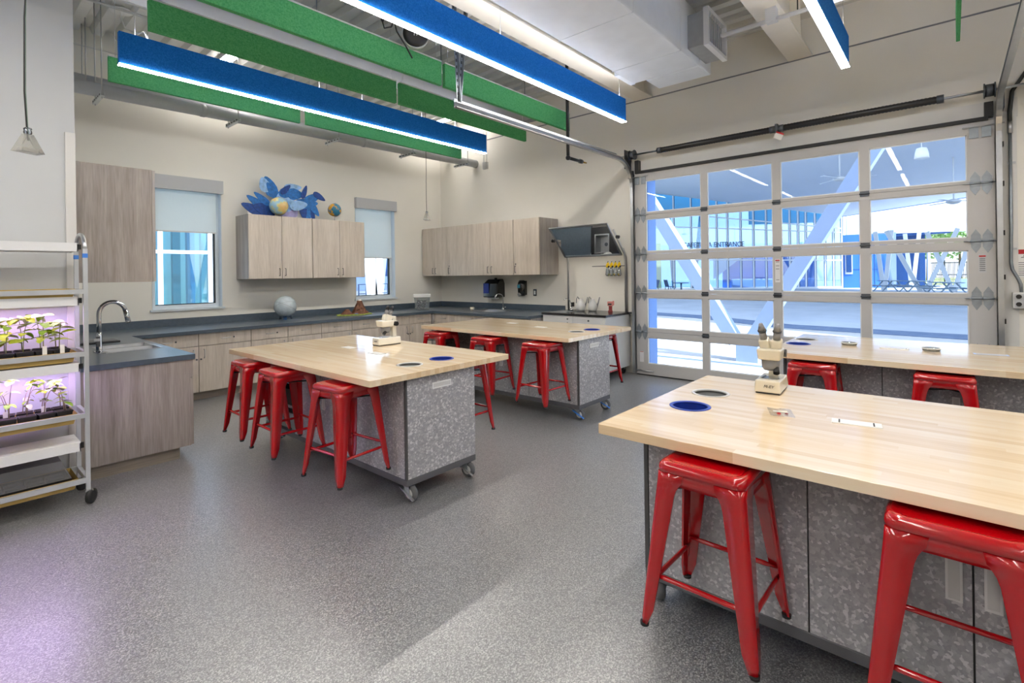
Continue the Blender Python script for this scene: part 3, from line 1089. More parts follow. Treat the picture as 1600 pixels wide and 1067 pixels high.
tg = MB().box(-0.002, 0.0, -0.05, 0.05, -0.085, 0.0).build('warning_tag', 'tag', t, (-0.03, 1.60, -0.06), (0.5, 0, 0))
MB().box(-0.004, -0.002, -0.05, 0.05, -0.018, 0.0).build('tag_stripe', 'red_print', tg)

# conduit, control station and sign to the right of the door
t = thing('door_control_conduit', 'steel conduit dropping right of the door to the control box', 'conduit', (7.165, 0, 0))
MB().tube([(0, -0.46, 3.0), (0, -0.46, 2.0), (0, -0.455, 1.62), (0, -0.465, 1.55), (0, -0.50, 1.47), (0, -0.525, 1.40), (0, -0.527, 1.30)], 0.014, 10).build('steel_conduit', 'galv', t)
MB().tube([(0, -0.46, 2.95), (0, -0.46, 3.15), (-0.01, -0.48, 3.35), (-0.02, -0.58, 3.52), (-0.02, -0.8, 3.62), (-0.02, -1.1, 3.66)], 0.018, 10).build('flexible_conduit', 'cord', t)
MB().cyl((0, -0.46, 2.93), (0, -0.46, 3.05), 0.02, 12).build('coupling', 'steel', t)
for zz in (2.62, 1.75):
    MB().box(0.0, 0.035, -0.50, -0.44, zz, zz + 0.02).build('pipe_strap', 'steel', t)
t = thing('door_control_box', 'grey push button station with one red button right of the door', 'control box', (7.14, -0.56, 1.24), 0)
MB().box(-0.01, 0.06, -0.12, 0.10, -0.08, 0.08).build('box', 'light_grey', t, bevel=0.006)
MB().box(-0.016, -0.009, -0.11, 0.085, -0.065, 0.065).build('face_plate', 'valance', t)
for zz in (-0.038, 0.038):
    q = Matrix.Translation((-0.016, 0.055, zz)) @ Matrix.Rotation(-PI / 2, 4, 'Y')
    MB().lathe([(0.022, 0), (0.02, 0.012)], 16, q).build('button', 'black', t)
q = Matrix.Translation((-0.016, -0.01, 0.0)) @ Matrix.Rotation(-PI / 2, 4, 'Y')
MB().lathe([(0.024, 0), (0.02, 0.016)], 16, q).build('red_button', 'red_print', t)
t = thing('warning_sign', 'white warning notice with a red heading band on the wall right of the door', 'sign', (7.195, -0.585, 1.60))
MB().box(-0.003, 0.003, -0.11, 0.11, -0.13, 0.15).build('sign_board', 'white', t)
MB().box(-0.005, -0.003, -0.11, 0.11, 0.105, 0.15).build('red_band', 'red_print', t)
for k in range(7):
    MB().box(-0.005, -0.003, -0.09, 0.095 - 0.01 * (k % 3), -0.11 + k * 0.021, -0.105 + k * 0.021).build('print_line', 'ink', t)
pc = MB()
pc.sphere((-0.004, 0.03, 0.088), 0.008, 10, 6)
pc.bar((-0.004, 0.028, 0.08), (-0.004, 0.0, 0.062), 0.01, 0.012)
pc.bar((-0.004, 0.0, 0.062), (-0.004, 0.03, 0.05), 0.01, 0.007)
pc.bar((-0.004, 0.02, 0.075), (-0.004, 0.055, 0.07), 0.01, 0.006)
pc.build('falling_figure_symbol', 'ink', t)


# ==================================================================== WINDOWS
def window(i, x0, x1, shade_z, label, slabel):
    z0, z1 = WZ
    w = thing('window_%d' % i, label, None, (0, YA, 0), 0, None, 'structure')
    fy0, fy1 = 0.10, 0.16
    f = MB()
    fw = 0.055
    f.box(x0, x0 + fw, fy0, fy1, z0, z1)
    f.box(x1 - fw, x1, fy0, fy1, z0, z1)
    f.box(x0 + fw, x1 - fw, fy0, fy1, z0, z0 + fw)
    f.box(x0 + fw, x1 - fw, fy0, fy1, z1 - fw, z1)
    f.build('window_frame', 'window_frame', w)
    g = MB()
    g.box(x1 - fw - 0.02, x1 - fw, fy0 + 0.01, fy1 - 0.01, z0 + fw, z1 - fw)
    g.box(x0 + fw, x1 - fw, fy0 + 0.01, fy1 - 0.01, z0 + fw, z0 + fw + 0.012)
    g.build('gasket', 'gasket', w)
    MB().box(x0 + fw, x1 - fw, 0.128, 0.134, z0 + fw, z1 - fw).build('pane', 'glass', w)
    r = MB()
    r.box(x0 - 0.004, x0 + 0.006, -0.006, 0.11, z0, z1)
    r.box(x1 - 0.006, x1 + 0.004, -0.006, 0.11, z0, z1)
    r.build('reveal', 'window_frame', w)
    MB().box(x0 - 0.03, x1 + 0.03, -0.03, 0.11, z0 - 0.025, z0 + 0.004).build('window_sill', 'window_frame', w)
    s = thing('roller_shade', slabel, 'shade', (0, YA, 0), 0, 'roller shades in the two windows')
    MB().box(x0 - 0.012, x1 + 0.012, -0.075, 0.0, z1 - 0.185, z1 + 0.008).build('valance', 'valance', s)
    MB().box(x0 + 0.015, x1 - 0.06, 0.028, 0.031, shade_z, z1 - 0.06).build('shade_cloth', 'shade', s)
    MB().box(x0 + 0.015, x1 - 0.06, 0.022, 0.036, shade_z - 0.018, shade_z).build('hem_bar', 'trim', s)


window(1, WX[0][0], WX[0][1], 2.26, 'tall window above the sink end of the long counter', 'grey roller shade with boxed valance half down in the left window')
window(2, WX[1][0], WX[1][1], 1.93, 'tall window near the room corner, partly behind a wall cabinet', 'grey roller shade with boxed valance pulled low in the corner window')


# ==================================================================== CABINETS
def handle(parent, p, axis, ln=0.10, out=(0, -1, 0), mt='steel'):
    """wire pull: axis is the direction of the bar, out the direction away from the front"""
    a, o_, p = Vector(axis), Vector(out), Vector(p)
    e0, e1 = p - a * ln / 2, p + a * ln / 2
    return MB().tube([e0, e0 + o_ * 0.026, e0 + o_ * 0.03 + a * 0.004, e1 + o_ * 0.03 - a * 0.004, e1 + o_ * 0.026, e1], 0.0045, 6).build('handle', mt, parent)


def lock(parent, p, out):
    return MB().cyl(p, Vector(p) + Vector(out) * 0.006, 0.011, 10).build('lock', 'dark_steel', parent)


G = 0.0035


def base_unit(x0, x1, yf, yb, label, hside, drawer=True, lk=True):
    """base cabinet facing -Y with its front at yf"""
    t = thing('base_cabinet', label, 'cabinet', (x0, yf, 0), 0, 'base cabinets under the window wall counter')
    W, D = x1 - x0, yb - yf
    MB().box(0.0, W, 0.032, D, 0.11, 0.864).build('cabinet_body', 'wood_side', t)
    MB().box(0.0, W, 0.10, D, 0.0, 0.11).build('toe_kick', 'toe', t)
    zd = 0.705
    if drawer:
        d = MB().box(G, W - G, 0, 0.02, zd + G, 0.862).build('drawer', 'wood_warm', t)
        handle(d, (W / 2, 0, 0.785), (1, 0, 0), 0.11)
        if lk:
            lock(d, (W / 2 + 0.10, 0, 0.785), (0, -1, 0))
    else:
        zd = 0.864
    d = MB().box(G, W - G, 0, 0.02, 0.115, zd - G).build('door', 'wood_warm', t)
    hx = 0.06 if hside == 'L' else W - 0.06
    handle(d, (hx, 0, zd - 0.10), (0, 0, 1), 0.11)
    lock(d, (0.025 if hside == 'L' else W - 0.025, 0, zd - 0.17), (0, -1, 0))
    return t


YF = 7.30
YBC = YA - 0.002
bx = [1.515, 2.222, 2.866, 3.38, 3.90, 4.42, 4.935, 5.555, 6.085]
bl = ['pale wood base cabinet in the corner beside the sink run', 'pale wood base cabinet right of the sink run, below the left window', 'pale wood base cabinet under the white globe, left one',
      'pale wood base cabinet under the white globe, right one', 'pale wood base cabinet left of the volcano model', 'pale wood base cabinet below the volcano model',
      'pale wood base cabinet right of the volcano model', 'pale wood base cabinet nearest the room corner on the window wall']
for i in range(8):
    base_unit(bx[i], bx[i + 1] - (0 if i < 7 else 0.02), YF, YBC, bl[i], 'R' if i in (0, 2, 4, 6) else 'L', True, i < 3)


def base_unit_b(y0, y1, xf, label, drawer, n=1):
    """base cabinet facing -X"""
    t = thing('base_cabinet', label, 'cabinet', (xf, y1, 0), 0, 'base cabinets under the door wall counter')
    W, D = y1 - y0, XB - 0.002 - xf
    MB().box(0.032, D, -W, 0, 0.11, 0.864).build('cabinet_body', 'wood_side', t)
    MB().box(0.10, D, -W, 0, 0.0, 0.11).build('toe_kick', 'toe', t)
    zd = 0.864
    if drawer:
        zd = 0.705
        d = MB().box(0, 0.02, -W + G, -G, zd + G, 0.862).build('drawer', 'wood_warm', t)
        handle(d, (0, -W / 2, 0.785), (0, 1, 0), 0.11, (-1, 0, 0))
    for k in range(n):
        a, b = -W + W * k / n, -W + W * (k + 1) / n
        d = MB().box(0, 0.02, a + G, b - G, 0.115, zd - G).build('door', 'wood_warm', t)
        yy = b - 0.05 if k == 0 and n == 2 else a + 0.05
        handle(d, (0, yy, zd - 0.10), (0, 0, 1), 0.11, (-1, 0, 0))
    return t


base_unit_b(6.72, 7.28, 6.11, 'pale wood base cabinet in the corner below the storage tub', True, 1)
base_unit_b(5.72, 6.72, 6.11, 'pale wood two door base cabinet below the far sink', False, 2)
base_unit_b(4.99, 5.72, 6.11, 'pale wood base cabinet at the end of the counter next to the grey cart', True, 1)
t = tag(MB().box(6.085, 6.13, 7.28, 7.335, 0.0, 0.864).build('corner_filler', 'wood_side'), 'narrow wood filler strip where the two base cabinet runs meet', 'filler')

# sink run along the left wall: end panel faces the viewer, fronts face +X
t = thing('sink_base_cabinet', 'grey wood sink cabinet with a broad end panel beside the plant rack', 'cabinet', (0.72, 5.09, 0))
MB().box(0.0, 0.755, 0.0, 2.20, 0.11, 0.66).build('cabinet_body', 'wood_side', t)
MB().box(0.0, 0.755, 0.0, 0.04, 0.66, 0.864).build('end_panel', 'wood', t)
MB().box(0.0, 0.757, -0.02, 0.0, 0.11, 0.864).build('end_panel', 'wood', t)
MB().box(0.0, 0.755, 2.16, 2.2, 0.66, 0.864).build('back_rail', 'wood_side', t)
MB().box(0.715, 0.755, 0.04, 2.16, 0.66, 0.864).build('front_rail', 'wood_side', t)
MB().box(0.0, 0.68, 0.03, 2.20, 0.0, 0.11).build('toe_kick', 'toe', t)
for k in range(4):
    y0 = -0.02 + k * 0.55
    d = MB().box(0.757, 0.777, y0 + G, y0 + 0.55 - G, 0.115, 0.70).build('door', 'wood', t)
    handle(d, (0.777, y0 + (0.5 if k % 2 == 0 else 0.05), 0.62), (0, 0, 1), 0.11, (1, 0, 0))
    d = MB().box(0.757, 0.777, y0 + G, y0 + 0.55 - G, 0.705, 0.862).build('drawer_front', 'wood', t)
    handle(d, (0.777, y0 + 0.275, 0.785), (0, 1, 0), 0.11, (1, 0, 0))

# ------------------------------------------------------------------ worktop with sinks
t = thing('worktop', 'blue grey worktop running round the left, window and door walls', 'worktop')
S1 = (1.035, 1.44, 5.80, 6.40)          # left sink opening
S2 = (6.44, 6.90, 5.98, 6.62)           # far sink opening
m = MB()
ZC0, ZC1 = 0.866, 0.91
xa, xb_ = 0.717, 1.512
m.box(xa, xb_, 5.058, S1[2], ZC0, ZC1)
m.box(xa, S1[0], S1[2], S1[3], ZC0, ZC1)
m.box(S1[1], xb_, S1[2], S1[3], ZC0, ZC1)
m.box(xa, xb_, S1[3], 7.262, ZC0, ZC1)
m.box(xa, XB - 0.001, 7.262, YBC, ZC0, ZC1)
xf = 6.072
m.box(xf, XB - 0.001, S2[3], 7.262, ZC0, ZC1)
m.box(xf, S2[0], S2[2], S2[3], ZC0, ZC1)
m.box(S2[1], XB - 0.001, S2[2], S2[3], ZC0, ZC1)
m.box(xf, XB - 0.001, 4.985, S2[2], ZC0, ZC1)
m.build('counter_slab', 'counter', t)
MB().box(0.717, XB - 0.03, YBC - 0.022, YBC, ZC1, 1.012).build('backsplash', 'counter', t)
MB().box(XB - 0.024, XB - 0.002, 5.06, YBC, ZC1, 1.012).build('backsplash', 'counter', t)
MB().box(0.717, 0.738, 5.06, YBC - 0.03, ZC1, 1.012).build('backsplash', 'counter', t)


def sink(op, div, label, deck):
    x0, x1, y0, y1 = op
    t = thing('sink', label, 'sink', ((x0 + x1) / 2, (y0 + y1) / 2, ZC1))
    hx, hy = (x1 - x0) / 2, (y1 - y0) / 2
    r = MB()
    e = 0.022
    z = 0.004
    r.box(-hx - deck[0], -hx + 0.002, -hy - e, hy + e, 0, z)
    r.box(hx - 0.002, hx + deck[1], -hy - e, hy + e, 0, z)
    r.box(-hx, hx, -hy - e, -hy + 0.002, 0, z)
    r.box(-hx, hx, hy - 0.002, hy + e, 0, z)
    if div == 'y':
        r.box(-hx, hx, -0.02, 0.02, -0.02, z - 0.001)
    r.build('rim', 'steel', t)
    bowls = [(-hy, -0.02), (0.02, hy)] if div == 'y' else [(-hy, hy)]
    for a, b in bowls:
        k = MB()
        dz = -0.17
        v = []
        for (px, py, pz) in ((-hx, a, 0), (hx, a, 0), (hx, b, 0), (-hx, b, 0), (-hx + .02, a + .02, dz), (hx - .02, a + .02, dz), (hx - .02, b - .02, dz), (-hx + .02, b - .02, dz)):
            v.append((px, py, pz))
        k.add(v, [(0, 1, 5, 4), (1, 2, 6, 5), (2, 3, 7, 6), (3, 0, 4, 7), (4, 5, 6, 7)])
        k.build('bowl', 'steel', t)
        MB().lathe([(0.028, dz + 0.001), (0.028, dz + 0.004)], 16, Matrix.Translation((0, (a + b) / 2, 0))).build('drain', 'dark_steel', t)
    return t


sink(S1, 'y', 'double bowl stainless sink set in the worktop near the plant rack', (0.02, 0.02))
sink(S2, '', 'single bowl stainless sink in the counter below the towel dispenser', (0.03, 0.10))
# big gooseneck faucet on the left sink
t = thing('kitchen_faucet', 'tall chrome gooseneck faucet with pull-down spout at the left sink', 'faucet', (0.985, 5.89, ZC1))
MB().box(-0.03, 0.03, -0.11, 0.11, 0, 0.008).build('deck_plate', 'chrome', t, bevel=0.003)
MB().lathe([(0.027, 0.008), (0.025, 0.03), (0.022, 0.16), (0.016, 0.2)], 18).build('faucet_body', 'chrome', t)
pts = [(0, 0, 0.15), (0, 0, 0.30)]
for k in range(0, 13):
    a = PI - k / 12 * PI * 0.93
    pts.append((0.10 + 0.10 * math.cos(a), 0, 0.35 + 0.11 * math.sin(a)))
MB().tube(pts, 0.018, 14).build('gooseneck', 'chrome', t)
e = Vector(pts[-1])
MB().cyl(e, e + Vector((0.022, 0, -0.11)), 0.020, 14, 0.022).build('spray_head', 'chrome', t)
MB().cyl(e + Vector((0.022, 0, -0.11)), e + Vector((0.023, 0, -0.118)), 0.017, 14).build('spray_nozzle', 'black', t)
MB().box(-0.028, 0.0, -0.052, -0.02, 0.06, 0.15).build('lever_base', 'plinth', t)
MB().box(-0.045, -0.005, -0.06, -0.03, 0.11, 0.135).build('lever', 'light_grey', t)
# slim faucet on the far sink
t = thing('slim_faucet', 'slim chrome gooseneck faucet at the far sink', 'faucet', (6.955, 6.30, ZC1 + 0.004))
MB().lathe([(0.03, 0), (0.026, 0.02), (0.014, 0.04), (0.012, 0.07)], 16).build('faucet_body', 'chrome', t)
pts = [(0, 0, 0.05), (0, 0, 0.21)]
for k in range(9):
    a = k / 8 * PI
    pts.append((-0.07 + 0.07 * math.cos(a), 0.05 * (1 - math.cos(a)) * 0.7, 0.225 + 0.07 * math.sin(a)))
pts.append((-0.14, 0.07, 0.19))
MB().tube(pts, 0.009, 10).build('gooseneck', 'chrome', t)
MB().tube([(0, -0.01, 0.03), (-0.01, -0.07, 0.05)], 0.006, 8).build('lever', 'chrome', t)
t = thing('sink_cup', 'small cream cup standing by the far sink', 'cup', (6.50, 6.66, ZC1 + 0.004))
MB().lathe([(0.03, 0), (0.038, 0.06), (0.034, 0.06), (0.028, 0.008)], 16).build('cup_body', 'cream', t)
MB().tube([(0.036, 0, 0.05), (0.06, 0, 0.045), (0.058, 0, 0.02), (0.032, 0, 0.015)], 0.004, 6).build('cup_handle', 'cream', t)
t = thing('dark_tray', 'flat dark drying mat behind the left sink faucet', 'mat', (1.06, 6.83, ZC1))
MB().box(-0.24, 0.24, -0.13, 0.13, 0, 0.018).build('mat_slab', 'black', t, bevel=0.006)
MB().box(-0.22, 0.22, -0.11, 0.11, 0.018, 0.022).build('mat_face', 'plinth', t)


# ------------------------------------------------------------------ wall cabinets
def wall_unit(x0, x1, label, group, locks=True):
    z0, z1, yf = 1.556, 2.524, 7.83
    t = thing('wall_cabinet', label, 'cabinet', (x0, yf, z0), 0, group)
    W, D, Hh = x1 - x0, YA - yf, z1 - z0
    MB().box(0, W, 0.026, D - 0.001, 0, Hh).build('cabinet_body', 'wood_side', t)
    for k in range(2):
        a, b = W * k / 2, W * (k + 1) / 2
        d = MB().box(a + G, b - G, 0, 0.02, 0.002, Hh - 0.002).build('door', 'wood_warm', t)
        hx = b - 0.045 if k == 0 else a + 0.045
        handle(d, (hx, 0, 0.10), (0, 0, 1), 0.11, mt='dark_steel')
    return t


wall_unit(3.055, 4.046, 'two door wall cabinet carrying the blue cutout, left of a pair', 'wall cabinets between the windows')
wall_unit(4.05, 5.012, 'two door wall cabinet carrying the small blue globe, right of a pair', 'wall cabinets between the windows')


def wall_unit_b(y0, y1, n, label):
    z0, z1, xf = 1.556, 2.524, 6.66
    t = thing('wall_cabinet', label, 'cabinet', (xf, y1, z0), 0, 'wall cabinets over the far sink')
    W, D, Hh = y1 - y0, XB - xf, z1 - z0
    MB().box(0.026, D - 0.001, -W, 0, 0, Hh).build('cabinet_body', 'wood_side', t)
    for k in range(n):
        a, b = -W + W * k / n, -W + W * (k + 1) / n
        d = MB().box(0, 0.02, a + G, b - G, 0.002, Hh - 0.002).build('door', 'wood_warm', t)
        yy = (a + 0.045 if k else b - 0.045) if n == 2 else b - 0.05
        handle(d, (0, yy, 0.10), (0, 0, 1), 0.11, (-1, 0, 0), 'dark_steel')
        if n == 1:
            lock(d, (0, yy, 0.19), (-1, 0, 0))
    return t


wall_unit_b(7.50, 8.27, 2, 'two door wall cabinet in the corner, leftmost over the far sink')
wall_unit_b(6.905, 7.497, 1, 'single door wall cabinet, second from the corner over the far sink')
wall_unit_b(5.775, 6.902, 2, 'two door wall cabinet above the towel dispenser')
wall_unit_b(5.195, 5.772, 1, 'single door wall cabinet nearest the tilted mirror')
t = thing('wall_cabinet', 'large grey wood wall cabinet side panel beside the left window', 'cabinet', (0.717, 5.10, 1.556))
MB().box(0.0, 0.50, 0.0, 1.75, 0, 0.945).build('cabinet_body', 'wood', t)
for k in range(4):
    d = MB().box(0.502, 0.523, k * 0.4375 + G, (k + 1) * 0.4375 - G, 0.002, 0.943).build('door', 'wood_side', t)
    handle(d, (0.523, k * 0.4375 + (0.39 if k % 2 == 0 else 0.045), 0.1), (0, 0, 1), 0.11, (1, 0, 0))

# ------------------------------------------------------------------ dispensers and switch
t = thing('towel_dispenser', 'black paper towel dispenser with blue window under the wall cabinet', 'dispenser', (XB, 6.66, 1.30))
k = MB()
v = []
for (x, y, z) in ((-.22, -.19, -.17), (-.22, .19, -.17), (-.20, .185, .10), (-.12, .15, .175), (-.12, -.15, .175), (-.20, -.185, .10)):
    v.append((x, y, z))
for (y, z) in ((-.20, -.17), (.20, -.17), (.20, .10), (.16, .185), (-.16, .185), (-.20, .10)):
    v.append((0, y, z))
k.add(v, [(0, 1, 2, 5), (5, 2, 3, 4), (0, 6, 7, 1), (1, 7, 8, 2), (2, 8, 9, 3), (3, 9, 10, 4), (4, 10, 11, 5), (5, 11, 6, 0), (6, 11, 10, 9, 8, 7)])
k.build('dispenser_body', 'gloss_black', t, bevel=0.02, seg=3)
MB().box(-.223, -.215, 0.03, 0.17, -.09, .10).build('view_window', 'bin_blue', t)
MB().box(-.16, -.06, -.09, 0.13, -.20, -.17).build('paper_towel', 'white', t)
MB().box(-.07, -.03, -.015, 0.015, 0.18, 0.205).build('key_lock', 'black', t)
t = thing('soap_dispenser', 'slim black soap dispenser with a grey push bar beside the towel dispenser', 'dispenser', (XB, 6.0, 1.315))
k = MB()
prof = [(0.055, -0.145), (0.07, -0.10), (0.075, 0.05), (0.068, 0.10), (0.045, 0.14)]
k.lathe(prof, 20, Matrix.Translation((-0.05, 0, 0)) @ Matrix.Diagonal((0.9, 1.2, 1, 1)))
k.box(-0.05, 0.0, -0.08, 0.08, -0.13, 0.13)
k.build('dispenser_body', 'gloss_black', t)
MB().box(-0.125, -0.105, -0.01, 0.05, 0.0, 0.06).build('level_window', 'ext_teal', t)
MB().sphere((-0.10, 0.02, -0.12), 0.045, 14, 8, (0.6, 1, 0.8)).build('push_bar', 'grey_plastic', t)
t = thing('light_switch', 'steel wall plate with a white rocker switch right of the soap dispenser', 'switch', (XB, 5.73, 1.23))
MB().box(-0.006, 0, -0.038, 0.038, -0.062, 0.062).build('plate', 'dark_steel', t)
MB().box(-0.012, -0.006, -0.017, 0.017, -0.034, 0.034).build('rocker', 'white', t)

# ==================================================================== GREY DEMO CART WITH MIRROR
t = thing('demonstration_cart', 'light grey rolling demonstration cart with black top and steel posts', 'cart', (6.42, 3.80, 0))
cb = MB().box(0.0, 0.72, 0.0, 1.14, 0.12, 0.74)
cb.box(0.0, 0.02, 0.0, 1.14, 0.74, 0.925)
cb.box(0.70, 0.72, 0.0, 1.14, 0.74, 0.925)
cb.box(0.02, 0.70, 0.0, 0.02, 0.74, 0.925)
cb.box(0.02, 0.70, 1.12, 1.14, 0.74, 0.925)
cb.build('cart_body', 'light_grey', t)
tp = MB()
tp.box(-0.03, 0.12, -0.02, 1.16, 0.925, 0.955)
tp.box(0.43, 0.75, -0.02, 1.16, 0.925, 0.955)
tp.box(0.12, 0.43, -0.02, 0.80, 0.925, 0.955)
tp.box(0.12, 0.43, 1.06, 1.16, 0.925, 0.955)
tp.build('cart_top', 'counter_black', t)
for a, b in ((0.003, 0.567), (0.573, 1.137)):
    d = MB().box(-0.018, 0.0, a, b, 0.70, 0.915).build('drawer', 'light_grey', t)
    yy = (a + b) / 2
    if a < 0.1:
        MB().cyl((-0.018, yy + 0.0, 0.86), (-0.028, yy + 0.0, 0.86), 0.014, 10).build('lock', 'dark_steel', d)
        MB().box(-0.022, -0.017, yy - 0.0, yy + 0.2, 0.735, 0.75).build('finger_pull', 'ink', d)
    else:
        for zz in (0.87, 0.81):
            MB().cyl((-0.018, a + 0.09, zz), (-0.028, a + 0.09, zz), 0.012, 10).build('knob', 'dark_steel', d)
    MB().box(-0.018, 0.0, a, b, 0.125, 0.695).build('door', 'light_grey', t)
for xx in (0.08, 0.64):
    for yy in (0.08, 1.06):
        c = MB().lathe([(0.05, -0.015), (0.05, 0.015)], 18, Matrix.Translation((xx, yy, 0.05)) @ Matrix.Rotation(PI / 2, 4, 'X')).build('caster', 'black_rubber', t)
        MB().box(xx - 0.02, xx + 0.02, yy - 0.025, yy + 0.025, 0.06, 0.12).build('caster_fork', 'dark_steel', c)
# frame posts, bent forward at the top
for yy in (1.11, 0.03):
    MB().tube([(0.66, yy, 0.955), (0.66, yy, 1.75), (0.64, yy, 1.84), (0.60, yy, 1.90), (0.30, yy, 2.22)], 0.016, 10).build('frame_post', 'steel', t)
for dx in (0.04,):
    MB().tube([(0.70, 0.03, 0.955), (0.70, 0.03, 1.72), (0.69, 0.03, 1.82), (0.60, 0.03, 1.95)], 0.012, 10).build('rear_post', 'steel', t)
MB().cyl((0.64, 0.03, 1.68), (0.64, 0.62, 1.68), 0.006, 8).build('towel_bar', 'dark_steel', t)
MB().lathe([(0.03, 0), (0.03, 0.02), (0.012, 0.03), (0.012, 0.06)], 14, Matrix.Translation((0.55, 0.98, 0.955))).build('tap_base', 'chrome', t)
MB().tube([(0.55, 0.98, 0.99), (0.55, 0.98, 1.07), (0.53, 1.0, 1.13), (0.48, 1.03, 1.16), (0.44, 1.05, 1.13)], 0.007, 8).build('tap_spout', 'chrome', t)
MB().box(0.52, 0.58, 0.94, 0.96, 1.02, 1.09).build('tap_lever', 'black', t)
sk = MB()
sk.box(0.10, 0.45, 0.78, 0.802, 0.955, 0.96)
sk.box(0.10, 0.45, 1.058, 1.08, 0.955, 0.96)
sk.box(0.10, 0.122, 0.802, 1.058, 0.955, 0.96)
sk.box(0.428, 0.45, 0.802, 1.058, 0.955, 0.96)
sk.build('sink_rim', 'steel', t)
sk = MB()
v = [(.121, .801, .957), (.429, .801, .957), (.429, 1.059, .957), (.121, 1.059, .957), (.14, .82, .80), (.41, .82, .80), (.41, 1.04, .80), (.14, 1.04, .80)]
sk.add(v, [(0, 1, 5, 4), (1, 2, 6, 5), (2, 3, 7, 6), (3, 0, 4, 7), (4, 5, 6, 7)])
sk.build('sink_bowl', 'steel', t)
MB().lathe([(0.035, 0.801), (0.03, 0.806)], 18, Matrix.Translation((0.275, 0.93, 0))).build('sink_drain', 'dark_steel', t)
# mirror: pivots on the posts
mr = thing('tilted_mirror', 'tilted demonstration mirror in a steel frame above the grey cart', 'mirror', (6.42 + 0.575, 3.83, 1.85))
ang = math.atan2(0.44, 0.46)
# local plane: y along width (0..1.08), s up-slope
sx, sz = -math.sin(ang), math.cos(ang)
nx_, nz_ = -math.cos(ang), -math.sin(ang)       # faces down and forward
L_ = 0.64


def slab(y0, y1, s0, s1, d0, d1):
    v = []
    for d in (d0, d1):
        for (y, s) in ((y0, s0), (y1, s0), (y1, s1), (y0, s1)):
            v.append((sx * s + nx_ * d, y, sz * s + nz_ * d))
    return MB().add(v, [(0, 3, 2, 1), (4, 5, 6, 7), (0, 1, 5, 4), (1, 2, 6, 5), (2, 3, 7, 6), (3, 0, 4, 7)])


slab(0.02, 1.06, 0.02, L_ - 0.02, 0.004, 0.010).build('mirror_glass', 'mirror', mr)
fm = slab(0, 1.08, 0, 0.025, 0, 0.02)
for a in ((0, 1.08, L_ - 0.025, L_, 0, 0.02), (0, 0.025, 0.025, L_ - 0.025, 0, 0.02), (1.055, 1.08, 0.025, L_ - 0.025, 0, 0.02)):
    s_ = slab(*a)
    fm.add(s_.v, s_.f)
fm.build('mirror_frame', 'steel', mr)
slab(0.01, 1.07, 0.01, L_ - 0.01, -0.004, 0.003).build('mirror_back', 'steel', mr)
for yy in (-0.06, 1.14):
    k = MB()
    c0 = Vector((sx * 0.36, yy, sz * 0.36))
    k.cyl(c0 + Vector((0, -0.03, 0)), c0 + Vector((0, 0.03, 0)), 0.018, 10)
    k.bar(c0 + Vector((0.03, 0, 0.02)), c0 - Vector((0.03, 0, 0.02)), 0.02, 0.014)
    k.bar(c0 + Vector((0.03, 0, -0.02)), c0 - Vector((0.03, 0, -0.02)), 0.02, 0.014)
    k.build('tilt_knob', 'black', mr)
# hanging yellow clips with clear pouches
for i in range(4):
    yy = 3.83 + 0.10 + i * 0.068
    t = thing('yellow_clip', ['yellow clip with a clear pouch on the towel bar, nearest the right post', 'yellow clip with a clear pouch on the towel bar, second from the right post', 'yellow clip with a clear pouch on the towel bar, third from the right post', 'yellow clip with a clear pouch on the towel bar, farthest from the right post'][i],
              'clip', (7.06, yy, 1.69), 0, 'yellow clips on the towel bar')
    k = MB().lathe([(0.006, 0.05), (0.02, 0.03), (0.028, 0.0), (0.02, -0.028), (0.004, -0.036)], 12, Matrix.Rotation(0.25, 4, 'X'))
    k.build('clip_body', 'yellow', t)
    MB().cyl((0, 0.0, 0.045), (0, -0.012, 0.065), 0.006, 8).build('clip_tip', 'black', t)
    MB().sphere((-0.005, -0.022, -0.02), 0.017, 10, 6).build('clip_spring', 'black', t)
    MB().lathe([(0.018, -0.03), (0.03, -0.08), (0.038, -0.15), (0.02, -0.17)], 12).build('clear_pouch', 'clear_box', t)
    for q in range(4):
        a = q * 1.6 + i
        MB().sphere((0.016 * math.cos(a), 0.016 * math.sin(a), -0.145), 0.016, 8, 6).build('pouch_item', ['leaf', 'leaf2', 'yellow', 'leaf_pale'][(q + i) % 4], t)
# pitchers
for i, (px, py) in enumerate(((6.985, 4.565), (7.06, 4.385))):
    t = thing('watering_can', ['white long spouted watering can on the cart, left one', 'white long spouted watering can on the cart, right one'][i], 'watering can', (px - 0.06, py, 0.955), math.radians(-50), 'white watering cans on the cart')
    MB().lathe([(0.062, 0), (0.076, 0.04), (0.074, 0.09), (0.055, 0.14), (0.030, 0.18), (0.028, 0.20)], 20).build('can_body', 'light_grey', t)
    MB().tube([(0.06, 0, 0.06), (0.09, 0, 0.13), (0.115, 0, 0.225)], [0.018, 0.011, 0.008], 10).build('spout', 'grey_plastic', t)
    MB().tube([(-0.02, 0, 0.19), (-0.05, 0, 0.235), (-0.065, 0, 0.20), (-0.07, 0, 0.13)], 0.009, 8).build('can_handle', 'grey_plastic', t)
t = thing('toy_figure', 'small blocky pink and dark red plastic figure on the cart', 'toy', (6.93, 4.02, 0.955), math.radians(-60))
MB().box(-0.045, 0.045, -0.03, 0.03, 0.10, 0.17).build('figure_head', 'pink', t, bevel=0.008)
MB().box(-0.025, 0.03, -0.02, 0.02, 0.03, 0.10).build('figure_body', 'maroon', t, bevel=0.006)
MB().box(-0.035, 0.035, -0.03, 0.03, 0, 0.03).build('figure_base', 'maroon', t, bevel=0.005)
MB().box(-0.035, 0.02, -0.034, -0.03, 0.115, 0.14).build('figure_face', 'ink', t)
